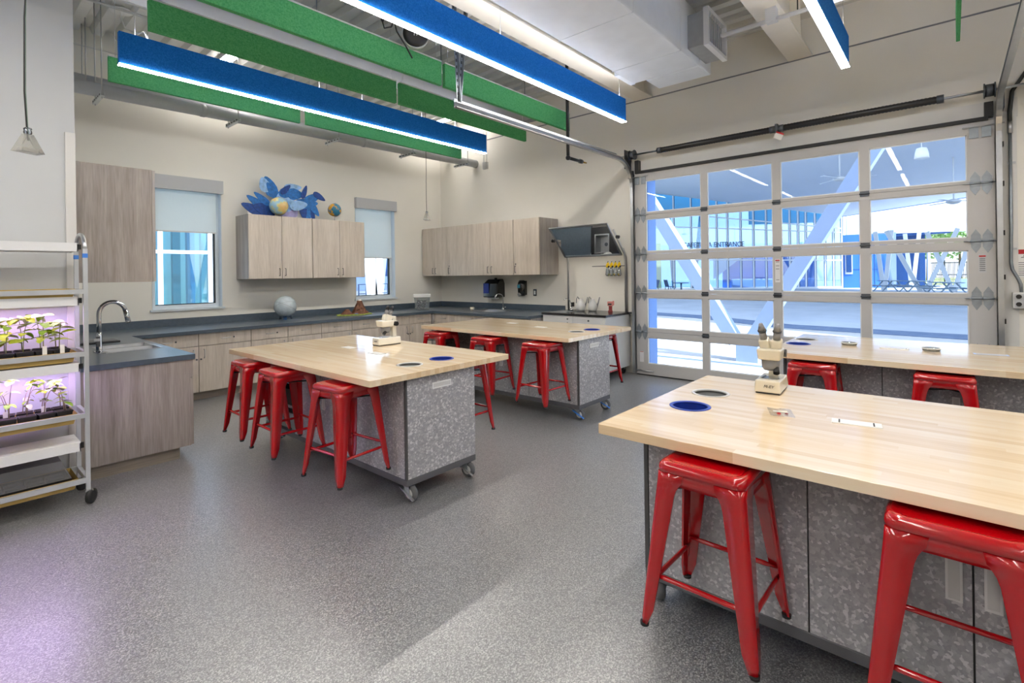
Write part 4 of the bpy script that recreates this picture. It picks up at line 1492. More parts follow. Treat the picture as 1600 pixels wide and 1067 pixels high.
MB().box(0.035, 0.06, -0.015, 0.015, 0.11, 0.18).build('figure_tuft', 'pink', t, bevel=0.005)

# ==================================================================== STOOLS
ZS = 0.222


def rounded(hx, r, n=4):
    pts = []
    for cx, cy, a0 in ((hx - r, hx - r, 0), (-hx + r, hx - r, PI / 2), (-hx + r, -hx + r, PI), (hx - r, -hx + r, 1.5 * PI)):
        for k in range(n + 1):
            a = a0 + k / n * PI / 2
            pts.append((cx + r * math.cos(a), cy + r * math.sin(a)))
    return pts


def loft(rings, cap0=True, cap1=True, sm=None):
    n = len(rings[0])
    v = [p for r in rings for p in r]
    f, sf = [], []
    for i in range(len(rings) - 1):
        for k in range(n):
            k2 = (k + 1) % n
            f.append((i * n + k, i * n + k2, (i + 1) * n + k2, (i + 1) * n + k))
            sf.append(sm is None or k in sm)
    mb = MB()
    mb.add(v, f, True)
    mb.s = sf
    if cap0:
        mb.f.append(tuple(range(n - 1, -1, -1)))
        mb.s.append(False)
    if cap1:
        o = (len(rings) - 1) * n
        mb.f.append(tuple(o + k for k in range(n)))
        mb.s.append(False)
    return mb


def make_stool():
    t = thing('metal_stool', 'x', 'stool', (0, 0, 0), 0, 'red metal stools hung under the work tables')
    H = 0.63
    prof = [(0.1585, 0.022, 0.548), (0.1580, 0.024, 0.575), (0.1575, 0.026, 0.592), (0.1625, 0.030, 0.594), (0.1625, 0.032, 0.610), (0.160, 0.034, 0.620), (0.153, 0.036, 0.628), (0.143, 0.038, 0.630), (0.130, 0.038, 0.627)]
    rings = [[(x, y, z) for x, y in rounded(h, r)] for h, r, z in prof]
    s = loft(rings, False, True)
    seat = s.build('seat', 'red', t)
    so = seat.modifiers.new('thick', 'SOLIDIFY')
    so.thickness = 0.004
    # legs: rounded corner channel, tapering
    for sx_, sy_ in ((1, 1), (-1, 1), (-1, -1), (1, -1)):
        rings = []
        for tt in (0.0, 0.04, 0.10, 0.18, 0.4, 0.7, 0.86, 0.90, 0.93, 0.95, 1.0):
            z = 0.012 + (0.592 - 0.012) * tt
            c = 0.213 - (0.213 - 0.160) * tt        # outer corner coordinate
            w = 0.030 + 0.014 * min(1, tt / 0.1) + 0.040 * tt + (0.045 * (max(0, tt - 0.86) / 0.14) ** 2 if tt < 0.96 else 0.020)
            r = 0.018
            th = 0.008
            ring = [(c - w, c - th), (c - w, c)]
            for k in range(5):
                a = PI / 2 - k / 4 * PI / 2
                ring.append((c - r + r * math.cos(a), c - r + r * math.sin(a)))
            ring += [(c, c - w), (c - th, c - w), (c - th - 0.006, c - th - 0.006)]
            rings.append([(sx_ * x, sy_ * y, z) for x, y in ring])
        lg = loft(rings, True, True, (1, 2, 3, 4, 5, 6)).build('leg', 'red', t)
        MB().lathe([(0.0165, 0), (0.0175, 0.013)], 12, Matrix.Translation((sx_ * 0.199, sy_ * 0.199, 0))).build('rubber_foot', 'black_rubber', lg)
        bead = MB().lathe([(0.006, 0), (0.009, 0.02), (0.005, 0.20)], 8, Matrix.Translation((sx_ * 0.201, sy_ * 0.201, 0.10)) @ Matrix.Rotation(-0.0, 4, 'X'))
        bead.v = [(x - sx_ * 0.053 * (z - 0.012) / 0.573, y - sy_ * 0.053 * (z - 0.012) / 0.573, z) for x, y, z in bead.v]
        bead.build('leg_rib', 'red', lg)
    for k, (z, ax) in enumerate(((0.165, 'x'), (0.165, 'x'), (0.195, 'y'), (0.195, 'y'))):
        c = 0.213 - 0.053 * (z / 0.6) - 0.02
        sg = 1 if k % 2 else -1
        if ax == 'x':
            pts = [(-c, sg * c, z), (-c + 0.05, sg * c, z), (c - 0.05, sg * c, z), (c, sg * c, z)]
        else:
            pts = [(sg * c, -c, z), (sg * c, -c + 0.05, z), (sg * c, c - 0.05, z), (sg * c, c, z)]
        MB().tube(pts, [0.005, 0.010, 0.010, 0.005], 8).build('footrest', 'red', t)
    for sg in (1, -1):
        MB().tube([(-0.15, -0.15 * sg, 0.525), (0, 0, 0.52 + 0.004 * sg), (0.15, 0.15 * sg, 0.525)], 0.0055, 6).build('cross_brace', 'cord', t)
    return t


stools = [
    (1.86, 3.166, 6, 'red metal stool at the left long side of the microscope table, nearest the viewer'),
    (1.845, 4.015, 0, 'red metal stool at the left long side of the microscope table, middle of three'),
    (1.865, 4.645, -1, 'red metal stool at the left long side of the microscope table, farthest of three'),
    (3.003, 3.235, 0, 'red metal stool mostly hidden at the right side of the near left table'),
    (4.225, 3.276, -2, 'red metal stool at the far left table, nearest its end panel'),
    (4.245, 4.07, 4, 'red metal stool at the far left table, middle of three'),
    (4.27, 4.95, 0, 'red metal stool at the far left table, farthest of three near the cabinets'),
    (5.35, 3.27, 0, 'red metal stool mostly hidden behind the far left table, by the overhead door'),
    (1.983, 0.703, -1, 'large red metal stool in the right foreground with all four legs in view'),
    (2.005, 0.0, 0, 'red metal stool cut off by the lower right corner of the picture'),
    (4.58, 0.83, 2, 'red metal stool at the table before the overhead door, left one'),
    (4.58, 0.045, 0, 'red metal stool at the table before the overhead door, right one'),
]
st0 = make_stool()
first = True
for x, y, a, lb in stools:
    rz = math.radians(a)
    if first:
        st0.location = (x, y, ZS)
        st0.rotation_euler = (0, 0, rz)
        st0['label'] = lb
        first = False
    else:
        dup(st0, (x, y, ZS), rz, lb)


# ==================================================================== WORK TABLES
def top_mesh(W, L, th, holes, rc=0.012):
    """slab with round holes; origin at its lower corner, top at z=0"""
    bm = bmesh.new()
    loop = []
    for cx, cy, a0 in ((W - rc, L - rc, 0), (rc, L - rc, PI / 2), (rc, rc, PI), (W - rc, rc, 1.5 * PI)):
        for k in range(4):
            a = a0 + k / 3 * PI / 2
            loop.append(bm.verts.new((cx + rc * math.cos(a), cy + rc * math.sin(a), 0)))
    edges = [bm.edges.new((loop[i], loop[(i + 1) % len(loop)])) for i in range(len(loop))]
    for hx, hy, r in holes:
        ring = [bm.verts.new((hx + r * math.cos(2 * PI * k / 28), hy + r * math.sin(2 * PI * k / 28), 0)) for k in range(28)]
        edges += [bm.edges.new((ring[i], ring[(i + 1) % 28])) for i in range(28)]
    bmesh.ops.triangle_fill(bm, use_beauty=True, use_dissolve=False, edges=edges)
    res = bmesh.ops.extrude_face_region(bm, geom=bm.faces[:])
    for v in [g for g in res['geom'] if isinstance(g, bmesh.types.BMVert)]:
        v.co.z -= th
    bmesh.ops.recalc_face_normals(bm, faces=bm.faces)
    me = bpy.data.meshes.new('table_top')
    bm.to_mesh(me)
    bm.free()
    return me


def caster(parent, x, y, ang, blue=False):
    q = Matrix.Translation((x, y, 0)) @ Matrix.Rotation(ang, 4, 'Z')

    def put(mb):
        mb.v = [tuple(q @ Vector(p)) for p in mb.v]
        return mb
    R = 0.058
    wheel = put(MB().lathe([(0.040, -0.020), (0.053, -0.016), (R, -0.006), (R, 0.006), (0.053, 0.016), (0.040, 0.020)], 22, Matrix.Translation((0.022, 0, R)) @ Matrix.Rotation(PI / 2, 4, 'X'))).build('caster_wheel', 'rubber', parent)
    put(MB().lathe([(0.034, -0.022), (0.034, 0.022)], 16, Matrix.Translation((0.022, 0, R)) @ Matrix.Rotation(PI / 2, 4, 'X'))).build('hub', 'light_grey', wheel)
    f = MB()
    f.box(-0.035, 0.035, -0.03, 0.03, 0.113, 0.1195)
    for sd in (-1, 1):
        f.add([(-0.028, sd * 0.026, 0.113), (0.028, sd * 0.026, 0.113), (0.034, sd * 0.026, 0.048), (0.012, sd * 0.026, 0.048),
               (-0.028, sd * 0.030, 0.113), (0.028, sd * 0.030, 0.113), (0.034, sd * 0.030, 0.048), (0.012, sd * 0.030, 0.048)],
              [(0, 1, 2, 3), (4, 7, 6, 5), (0, 4, 5, 1), (1, 5, 6, 2), (2, 6, 7, 3), (3, 7, 4, 0)])
    put(f).build('caster_fork', 'galv', wheel)
    put(MB().bar((-0.05, -0.036, 0.10), (0.085, -0.036, 0.03), 0.022, 0.006)).build('brake_lever', 'ext_blue' if blue else 'steel', wheel)


def pull(parent, mb_boxes):
    pass


def table(x0, x1, y0, y1, bx0, bx1, sgn, label, holes, covers=(), end_off=0.045, stool_ys=(), blue=False):
    """sgn=+1: the end panel with the bin holes is at y0 and the base runs towards +Y; -1: mirrored"""
    W, L = x1 - x0, y1 - y0
    t = thing('work_table', label, 'table', (x0, y0, 0), 0, 'butcher block work tables on casters')
    hl = [(hx - x0, hy - y0, 0.0895) for hx, hy, c in holes]
    me = top_mesh(W, L, 0.042, hl)
    me.materials.append(M['butcher'])
    o = bpy.data.objects.new('table_top', me)
    COL.objects.link(o)
    o.parent = t
    o.location = (0, 0, 0.91)
    b = o.modifiers.new('bevel', 'BEVEL')
    b.width = 0.004
    b.segments = 2
    b.limit_method = 'ANGLE'
    b.angle_limit = 0.9
    for hx, hy, c in holes:
        q = Matrix.Translation((hx - x0, hy - y0, 0.91))
        ring = MB().lathe([(0.088, 0.0), (0.098, 0.0), (0.098, 0.003), (0.093, 0.0045), (0.082, 0.003), (0.082, -0.006), (0.085, -0.006), (0.088, -0.001)], 32, q, True, False)
        rg = ring.build('bin_ring', 'blue_ring' if c == 'b' else 'grey_ring', t)
        MB().lathe([(0.0001, -0.11 if c == 'b' else -0.012), (0.082, -0.11 if c == 'b' else -0.012)], 24, q, False, False).build('bin_bottom', 'tag' if c == 'b' else 'bin_grey', rg)
        MB().lathe([(0.0832, -0.115), (0.0832, -0.002)], 24, q, True, False).build('bin_liner', 'bin_blue' if c == 'b' else 'bin_grey', rg)
    for (px, py, w, l) in covers:
        MB().box(px - x0 - w / 2, px - x0 + w / 2, py - y0 - l / 2, py - y0 + l / 2, 0.909, 0.9125).build('power_cover', 'light_grey', t)
    # base along local u (0 at the end panel)
    off = end_off
    Lb = L - off - 0.05

    def Y(u):
        return off + u if sgn > 0 else L - off - u
    ax, bx_ = bx0 - x0, bx1 - x0

    def bbox(mb, xa, xb, u0, u1, z0, z1):
        ya, yb = sorted((Y(u0), Y(u1)))
        return mb.box(xa, xb, ya, yb, z0, z1)
    zb, zt = 0.12, 0.868
    # core carcass, open bay at the far end
    ub = 1.64
    bbox(MB(), ax + 0.02, bx_ - 0.02, 0.02, ub, 0.165, zt).build('carcass', 'edge', t)
    bbox(MB(), ax, bx_, 0.0, Lb, zb, 0.165).build('plinth', 'plinth', t, bevel=0.003, seg=1)
    bay = MB()
    bbox(bay, ax + 0.3, ax + 0.33, ub, Lb - 0.02, 0.165, zt)
    bbox(bay, ax, bx_, Lb - 0.02, Lb, 0.165, zt)
    bay.build('bay_panel', 'speckle', t)
    for z in (0.38, 0.60):
        bbox(MB(), ax + 0.01, bx_ - 0.01, ub, Lb - 0.02, z, z + 0.02).build('bay_shelf', 'speckle', t)
    # end panel and corner posts
    bbox(MB(), ax + 0.014, bx_ - 0.004, 0.0, 0.019, 0.168, zt).build('end_panel', 'speckle', t)
    bbox(MB(), ax, ax + 0.013, 0.0, 0.02, 0.165, zt).build('corner_post', 'edge', t)
    # end pull
    ym = (ax + bx_) / 2 - 0.01
    yo = -0.006
    h = MB()
    bbox(h, ym - 0.09, ym + 0.09, yo, 0.0, 0.755, 0.763)
    bbox(h, ym - 0.09, ym + 0.09, yo, 0.0, 0.792, 0.800)
    bbox(h, ym - 0.09, ym - 0.08, yo, 0.0, 0.763, 0.792)
    bbox(h, ym + 0.08, ym + 0.09, yo, 0.0, 0.763, 0.792)
    hh = h.build('recessed_pull', 'white_metal', t)
    bbox(MB(), ym - 0.08, ym + 0.08, -0.003, -0.0005, 0.763, 0.792).build('pull_cup', 'light_grey', hh)
    # long sides
    cuts = [0.022, 0.688, 1.163, ub]
    for side in (0, 1):
        for k in range(3):
            u0, u1 = cuts[k] + 0.003, cuts[k + 1] - 0.003
            xa, xb = (ax, ax + 0.019) if side == 0 else (bx_ - 0.019, bx_)
            nm = 'side_panel' if k == 0 else 'door'
            d = bbox(MB(), xa, xb, u0, u1, 0.168, zt - 0.002).build(nm, 'speckle', t)
            if k:
                uh = u1 - 0.045 if k == 1 else u0 + 0.045
                xo = (ax - 0.006, ax) if side == 0 else (bx_, bx_ + 0.006)
                h = MB()
                bbox(h, xo[0], xo[1], uh - 0.022, uh - 0.015, 0.47, 0.65)
                bbox(h, xo[0], xo[1], uh + 0.015, uh + 0.022, 0.47, 0.65)
                bbox(h, xo[0], xo[1], uh - 0.015, uh + 0.015, 0.47, 0.478)
                bbox(h, xo[0], xo[1], uh - 0.015, uh + 0.015, 0.642, 0.65)
                hb = h.build('handle', 'white_metal', d)
                bbox(MB(), min(xo) + 0.002, max(xo) - 0.002, uh - 0.015, uh + 0.015, 0.478, 0.642).build('handle_cup', 'light_grey', d)
    # stool hanging rails under the overhang
    for xa in (ax - 0.16, bx_ + 0.10):
        MB().box(xa, xa + 0.05, 0.12, L - 0.12, 0.853, 0.868).build('hanging_rail', 'edge', t)
    for u, xx, an in ((0.05, ax + 0.055, -1.5 if sgn > 0 else 0.75), (0.05, bx_ - 0.06, -1.35), (Lb - 0.10, ax + 0.07, -0.9), (Lb - 0.10, bx_ - 0.07, 0.2)):
        caster(t, xx, Y(u), an, blue)
    return t


table(1.81, 3.145, 2.79, 5.13, 2.12, 2.785, 1, 'butcher block work table on the left with a white microscope', [(2.655, 3.075, 'b'), (2.33, 3.06, 'g')], [(2.545, 4.26, 0.08, 0.16), (2.50, 3.74, 0.08, 0.16)])
table(4.24, 5.585, 2.95, 5.32, 4.49, 5.13, 1, 'butcher block work table in the far middle before the wall cabinets', [(5.07, 3.19, 'b'), (4.78, 3.21, 'g')], [(5.13, 4.48, 0.08, 0.16), (4.95, 3.86, 0.08, 0.16)], blue=True)
table(1.925, 3.26, -1.16, 1.19, 2.225, 2.89, -1, 'large butcher block work table in the right foreground', [(2.46, 0.985, 'b'), (2.785, 1.0, 'g')], (), 0.07)
table(4.50, 5.95, -1.18, 1.17, 4.80, 5.50, -1, 'butcher block work table before the overhead door, behind the foreground table', [(5.13, 1.05, 'b'), (5.49, 1.06, 'g')], (), 0.07)
# bins in the open bay of the left table
for i, (z, c) in enumerate(((0.186, 'grey_plastic'), (0.402, 'black'), (0.622, 'grey_plastic'))):
    t = thing('storage_tray', ['grey storage tray on the bottom shelf of the left table bay', 'black storage tray on the middle shelf of the left table bay', 'grey storage tray on the top shelf of the left table bay'][i], 'tray', (2.275, 4.77, z), 0, 'storage trays in the table bay')
    m = MB()
    m.box(-0.14, 0.14, -0.26, 0.26, 0, 0.01)
    for a in ((-.14, -.13, -.26, .26), (.13, .14, -.26, .26), (-.13, .13, -.26, -.25), (-.13, .13, .25, .26)):
        m.box(a[0], a[1], a[2], a[3], 0.01, 0.14)
    m.build('tray_body', c, t)
    MB().box(-0.155, -0.14, -0.05, 0.05, 0.09, 0.12).build('tray_grip', c, t)


# ------------------------------------------------------------------ microscopes
def microscope(loc, rz, flip, label, mt):
    t = thing('stereo_microscope', label, 'microscope', loc, rz)
    MB().frustum((-0.125, 0.125, -0.065, 0.065), (-0.12, 0.12, -0.06, 0.06), 0.008, 0.072).build('base', mt, t, bevel=0.006)
    MB().box(-0.118, 0.118, -0.058, 0.058, 0, 0.008).build('base_foot', 'black_rubber', t)
    MB().lathe([(0.045, 0), (0.045, 0.003)], 20, Matrix.Translation((-0.03, 0, 0.072))).build('stage_plate', 'steel', t)
    for yy in (-0.04, 0.04):
        MB().bar((-0.07, yy, 0.078), (0.01, yy * 0.8, 0.078), 0.01, 0.003).build('stage_clip', 'steel', t)
    text_part('base_mark', 'M-EY', 0.021, 'ink', t, (-0.1262, 0.018, 0.035), (PI / 2, 0, -PI / 2), 0.0006, 1.1, 0.25)
    cx = 0.075
    MB().box(cx - 0.02, cx + 0.02, -0.025, 0.025, 0.072, 0.27).build('column', mt, t, bevel=0.005)
    MB().box(-0.01, cx + 0.03, -0.03, 0.03, 0.17, 0.225).build('arm', mt, t, bevel=0.008)
    for s in (-1, 1):
        k = MB().cyl((cx, s * 0.025, 0.20), (cx, s * 0.065, 0.20), 0.022, 16)
        k.build('focus_knob', 'black', t)
    # optical head
    MB().frustum((-0.075, 0.045, -0.055, 0.055), (-0.085, 0.055, -0.06, 0.06), 0.175, 0.235).build('head', mt, t, bevel=0.008)
    MB().lathe([(0.035, 0.115), (0.044, 0.13), (0.048, 0.175)], 18, Matrix.Translation((-0.015, 0, 0))).build('objective_turret', 'grey_plastic', t)
    MB().cyl((-0.03, -0.03, 0.13), (-0.055, -0.035, 0.105), 0.016, 12).build('lamp_housing', 'black', t)
    d = 1 if flip else -1
    for s in (-1, 1):
        p0 = Vector((0.0, s * 0.028, 0.235))
        ax_ = Vector((d * 0.35, s * 0.10, 1)).normalized()
        pod = MB()
        pod.bar(p0 - ax_ * 0.01, p0 + ax_ * 0.055, 0.052, 0.052, (1, 0, 0))
        pod.build('prism_pod', mt, t, bevel=0.008)
        p1 = p0 + ax_ * 0.055
        ey = MB().cyl(p1, p1 + ax_ * 0.045, 0.019, 16)
        ey = ey.build('eyepiece', 'grey_plastic', t)
        MB().cyl(p1 + ax_ * 0.045, p1 + ax_ * 0.052, 0.023, 16).build('eyepiece_ring', 'dark_steel', ey)
        q = (p1 + ax_ * 0.052)
        MB().cyl(q, q + ax_ * 0.04, 0.021, 14, 0.010).build('eyecup', 'black_rubber' if flip else 'grey_plastic', ey)
    return t


microscope((3.07, 0.765, 0.91), math.radians(4), False, 'cream stereo microscope on the large foreground table', 'cream')
microscope((2.88, 4.14, 0.91), math.radians(-3), True, 'white stereo microscope on the left work table', 'offwhite')

# small things on the tables
t = thing('white_power_cover', 'white flat power cover with two dark slots on the foreground table', 'cover plate', (2.615, 0.317, 0.91), math.radians(8))
MB().box(-0.035, 0.035, -0.09, 0.09, 0, 0.004).build('plate', 'white', t)
for s in (-1, 1):
    MB().box(-0.028, 0.028, s * 0.062 - 0.003, s * 0.062 + 0.003, 0.004, 0.0048).build('slot', 'ink', t)
t = thing('specimen_bag', 'clear specimen bag with a red sample on the foreground table', 'specimen bag', (2.60, 0.61, 0.91), math.radians(20))
v, f = [], []
for i in range(7):
    for j in range(6):
        v.append((-0.075 + 0.15 * i / 6, -0.05 + 0.10 * j / 5, 0.001 + 0.003 * math.sin(i * 2.1 + j) ** 2))
for i in range(6):
    for j in range(5):
        f.append((i * 6 + j, (i + 1) * 6 + j, (i + 1) * 6 + j + 1, i * 6 + j + 1))
MB().add(v, f, True).build('bag_film', 'bag', t)
MB().sphere((-0.035, 0.012, 0.006), 0.011, 12, 8, (1.2, 0.8, 0.3)).build('red_sample', 'red_print', t)
MB().sphere((-0.03, -0.02, 0.006), 0.008, 12, 8, (1, 1, 0.4)).build('dark_sample', 'maroon', t)
MB().box(0.0, 0.03, -0.03, 0.03, 0.003, 0.0035).build('sample_card', 'leaf_pale', t)
for i, (px, py, lb) in enumerate(((5.285, 0.685, 'clear specimen dish on the table before the door, left one'), (5.28, 0.13, 'clear specimen dish on the table before the door, right one'))):
    t = thing('specimen_dish', lb, 'dish', (px, py, 0.91), 0.3, 'clear dishes on the table before the door')
    MB().lathe([(0.001, 0.002), (0.055, 0.002), (0.06, 0.02), (0.056, 0.02), (0.052, 0.005)], 24).build('dish_body', 'clear_box', t)
    MB().lathe([(0.058, 0.018), (0.062, 0.018), (0.062, 0.024), (0.058, 0.024)], 24, None, True, False).build('dish_rim', 'white', t)
    MB().lathe([(0.0, 0.004), (0.03, 0.004), (0.028, 0.01), (0.0, 0.012)], 16).build('dish_contents', 'label', t)
t = thing('long_white_plate', 'long white power cover on the table before the door', 'cover plate', (5.24, 0.366, 0.91), 0.0)
MB().box(-0.035, 0.035, -0.095, 0.095, 0, 0.006).build('plate', 'white', t)
MB().box(-0.02, 0.02, -0.082, -0.076, 0.006, 0.007).build('slot', 'ink', t)
t = thing('paper_slip', 'pale blue paper slip on the table before the door', 'paper', (5.30, -0.22, 0.91), 0.1)
MB().box(-0.04, 0.04, -0.10, 0.10, 0, 0.001).build('sheet', 'pale_blue', t)
MB().box(-0.03, 0.03, -0.085, 0.085, 0.001, 0.0014).build('print_block', 'valance', t)

# ------------------------------------------------------------------ counter-top things
t = thing('celestial_globe', 'large pale globe on a clear stand on the long counter', 'globe', (3.63, 7.92, ZC1))
MB().sphere((0, 0, 0.205), 0.167, 32, 18).build('globe_ball', 'globe_star', t)
for k, (ax_, an) in enumerate((('X', 0.9), ('Y', 0.5), ('X', -0.5))):
    pts = []
    R_ = Matrix.Rotation(an, 3, ax_)
    for q in range(36):
        a = q / 36 * 2 * PI
        pts.append(Vector((0, 0, 0.205)) + R_ @ Vector((0.1675 * math.cos(a), 0.1675 * math.sin(a), 0)))
    MB().tube(pts, 0.0018, 5, True).build('meridian_line', 'grey_plastic', t)
for k in range(3):
    a = k * 2.1
    MB().bar((0.09 * math.cos(a), 0.09 * math.sin(a), 0.0), (0.075 * math.cos(a), 0.075 * math.sin(a), 0.075), 0.05, 0.012, (math.cos(a), math.sin(a), 0)).build('stand_foot', 'acrylic', t)
MB().lathe([(0.075, 0.055), (0.082, 0.055), (0.082, 0.067), (0.075, 0.067)], 24, None, True, False).build('stand_ring', 'acrylic', t)


def cone_hill(parent, name, loc, r, h, mt, seed):
    rnd = random.Random(seed)
    n, rows = 18, 8
    v, f = [], []
    rid = [rnd.uniform(0.75, 1.2) for _ in range(n)]
    for i in range(rows + 1):
        q = i / rows
        rr = r * (0.30 + 0.70 * (1 - q) ** 1.35)
        for k in range(n):
            a = 2 * PI * k / n
            j = rid[k] * (1 - q) + q + rnd.uniform(-0.11, 0.11)
            v.append((rr * j * math.cos(a), rr * j * math.sin(a), h * q))
    for i in range(rows):
        for k in range(n):
            f.append((i * n + k, i * n + (k + 1) % n, (i + 1) * n + (k + 1) % n, (i + 1) * n + k))
    mb = MB().add(v, f, False)
    mb.f.append(tuple(rows * n + k for k in range(n)))
    mb.s.append(False)
    return mb.build(name, mt, parent, loc)


t = thing('volcano_model', 'brown volcano model on a green board on the long counter', 'model', (4.78, 7.78, ZC1), 0.05)
pl = [(-0.36, -0.02), (-0.30, -0.14), (-0.05, -0.20), (0.22, -0.17), (0.30, -0.02), (0.28, 0.15), (0.0, 0.2), (-0.28, 0.14)]
m = MB()
m.add([(x, y, 0) for x, y in pl] + [(x, y, 0.015) for x, y in pl], [tuple(range(7, -1, -1)), tuple(range(8, 16))] + [(i, (i + 1) % 8, 8 + (i + 1) % 8, 8 + i) for i in range(8)])
m.build('board', 'moss', t)
cone_hill(t, 'volcano_cone', (0.10, 0.02, 0.012), 0.14, 0.225, 'rock', 3)
MB().lathe([(0.035, 0), (0.026, 0.03), (0.014, 0.03)], 14, Matrix.Translation((0.10, 0.02, 0.225))).build('snow_cap', 'snow', t)
cone_hill(t, 'foothill', (-0.13, 0.05, 0.012), 0.11, 0.085, 'rock', 5)
MB().box(-0.06, 0.0, -0.09, -0.05, 0.015, 0.025).build('painted_lake', 'ext_blue', t, bevel=0.006)
t = thing('storage_tub', 'clear plastic tub with white lid full of dark cables in the counter corner', 'storage tub', (6.19, 7.72, ZC1), math.radians(-38))
m = MB()
a0, a1, h = 0.125, 0.15, 0.24
v = [(-a0, -.10, .004), (a0, -.10, .004), (a0, .10, .004), (-a0, .10, .004), (-a1, -.125, h), (a1, -.125, h), (a1, .125, h), (-a1, .125, h)]
m.add(v, [(0, 3, 2, 1), (0, 1, 5, 4), (1, 2, 6, 5), (2, 3, 7, 6), (3, 0, 4, 7)])
m.build('tub_body', 'clear_box', t)
MB().box(-0.165, 0.165, -0.14, 0.14, h, h + 0.06).build('tub_lid', 'white', t, bevel=0.01)
rnd = random.Random(4)
for k in range(9):
    x, y = rnd.uniform(-0.07, 0.07), rnd.uniform(-0.05, 0.05)
    pts = [(x + 0.035 * math.cos(q * 1.2 + k), y + 0.03 * math.sin(q * 1.2 + k), 0.02 + q * 0.02) for q in range(9)]
    MB().tube(pts, 0.011, 6).build('cable_coil', 'wire', t)

# things on the wall cabinets
t = thing('feather_cutout', 'large flat cutout of layered blue feather shapes on the wall cabinet', 'display cutout', (0, 8.08, 2.524))


def feather(cx, cz, ln, wd, ang, mt, y):
    pts = []
    for k in range(14):
        a = 2 * PI * k / 14
        px, pz = ln / 2 * math.cos(a), wd / 2 * math.sin(a) * (1 - 0.35 * math.cos(a))
        pts.append((cx + px * math.cos(ang) - pz * math.sin(ang), cz + px * math.sin(ang) + pz * math.cos(ang)))
    pts = [(p, max(0.002, q)) for p, q in pts]
    return MB().prism(pts, y, y + 0.006).build('feather_panel', mt, t)


FE = [
    (3.25, 0.10, 0.42, 0.16, 2.75, 'feather2'), (3.30, 0.20, 0.40, 0.13, 2.55, 'feather1'), (3.40, 0.12, 0.36, 0.2, 2.9, 'feather2'), (3.36, 0.28, 0.30, 0.10, 2.5, 'feather1'),
    (3.48, 0.48, 0.34, 0.20, 2.0, 'feather1'), (3.40, 0.50, 0.24, 0.17, 1.9, 'feather3'), (3.52, 0.42, 0.30, 0.14, 2.2, 'feather1'),
    (3.75, 0.19, 0.46, 0.34, 1.57, 'feather4'), (3.72, 0.30, 0.40, 0.30, 1.4, 'feather3'), (3.78, 0.44, 0.36, 0.16, 0.45, 'feather1'), (3.84, 0.50, 0.30, 0.13, 0.15, 'feather3'), (3.88, 0.40, 0.26, 0.18, 0.0, 'feather1'),
    (3.72, 0.46, 0.22, 0.09, 0.8, 'feather2'),
    (4.12, 0.16, 0.34, 0.14, -1.1, 'feather2'), (4.06, 0.14, 0.34, 0.14, -1.25, 'feather1'), (4.00, 0.14, 0.30, 0.13, -1.4, 'feather2'), (4.18, 0.20, 0.32, 0.12, -0.95, 'feather1'),
    (4.05, 0.26, 0.42, 0.16, 0.12, 'feather1'), (4.16, 0.36, 0.34, 0.14, 0.5, 'feather1'), (4.28, 0.40, 0.24, 0.10, -0.5, 'feather2'), (4.02, 0.45, 0.24, 0.08, 1.25, 'feather2'), (3.92, 0.22, 0.30, 0.16, 0.2, 'feather3'),
]
for i, (cx, cz, ln, wd, an, mt) in enumerate(FE):
    feather(cx, cz, ln, wd, an, mt, -0.003 * i)
MB().box(3.15, 4.2, 0.012, 0.02, 0.0, 0.10).build('support_strip', 'tag', t)


def desk_globe(loc, r, mt, label, stem):
    t = thing('desk_globe', label, 'globe', loc)
    zc = stem + r
    MB().sphere((0, 0, zc), r, 28, 16).build('globe_ball', mt, t)
    MB().lathe([(r * 0.6, 0), (r * 0.55, 0.008), (0.01, 0.018)], 20).build('globe_base', 'acrylic', t)
    MB().cyl((0, 0, 0.012), (0, 0, stem), 0.005, 8).build('globe_stem', 'steel', t)
    pts = [(0.0 + (r + 0.008) * math.sin(a) * 0.75, (r + 0.008) * math.sin(a) * -0.5, zc + (r + 0.008) * math.cos(a)) for a in [PI * k / 16 for k in range(17)]]
    MB().tube(pts, 0.004, 6).build('meridian_arm', 'steel', t)


desk_globe((3.565, 7.955, 2.524), 0.14, 'globe_old', 'pale political globe in front of the blue feather cutout', 0.03)
desk_globe((4.54, 8.0, 2.524), 0.112, 'globe_blue', 'small dark blue and ochre globe on a thin stem atop the right wall cabinet', 0.085)

# ==================================================================== PLANT RACK
RX0, RX1, RY0, RY1 = -0.62, 0.70, 4.62, 4.96
t = thing('plant_rack', 'aluminium rolling plant rack with white light hoods and tan shelves', 'rack', (0, 0, 0))
for xx in (RX1, RX0):
    for yy in (RY0, RY1):
        MB().box(xx - 0.013, xx + 0.013, yy - 0.013, yy + 0.013, 0.10, 1.80).build('post', 'alu', t)
        MB().box(xx - 0.014, xx + 0.014, yy - 0.014, yy + 0.014, 1.735, 1.765).build('blue_tape', 'ext_blue', t)
        c = MB().lathe([(0.03, -0.016), (0.05, -0.012), (0.05, 0.012), (0.03, 0.016)], 18, Matrix.Translation((xx + 0.015, yy - 0.01, 0.05)) @ Matrix.Rotation(0.9, 4, 'Z') @ Matrix.Rotation(PI / 2, 4, 'X')).build('caster_wheel', 'black_rubber', t)
        MB().box(xx - 0.02, xx + 0.025, yy - 0.025, yy + 0.02, 0.09, 0.10).build('caster_plate', 'steel', c)
        MB().cyl((xx, yy, 0.05), (xx, yy, 0.10), 0.012, 10).build('caster_stem', 'steel', c)
    pts = []
    for k in range(13):
        a = PI * k / 12
        pts.append((xx, (RY0 + RY1) / 2 - (RY1 - RY0) / 2 * math.cos(a), 1.79 + 0.12 * math.sin(a)))
    MB().tube(pts, 0.013, 10).build('top_loop', 'steel', t)
SH = [1.48, 1.04, 0.607, 0.149]
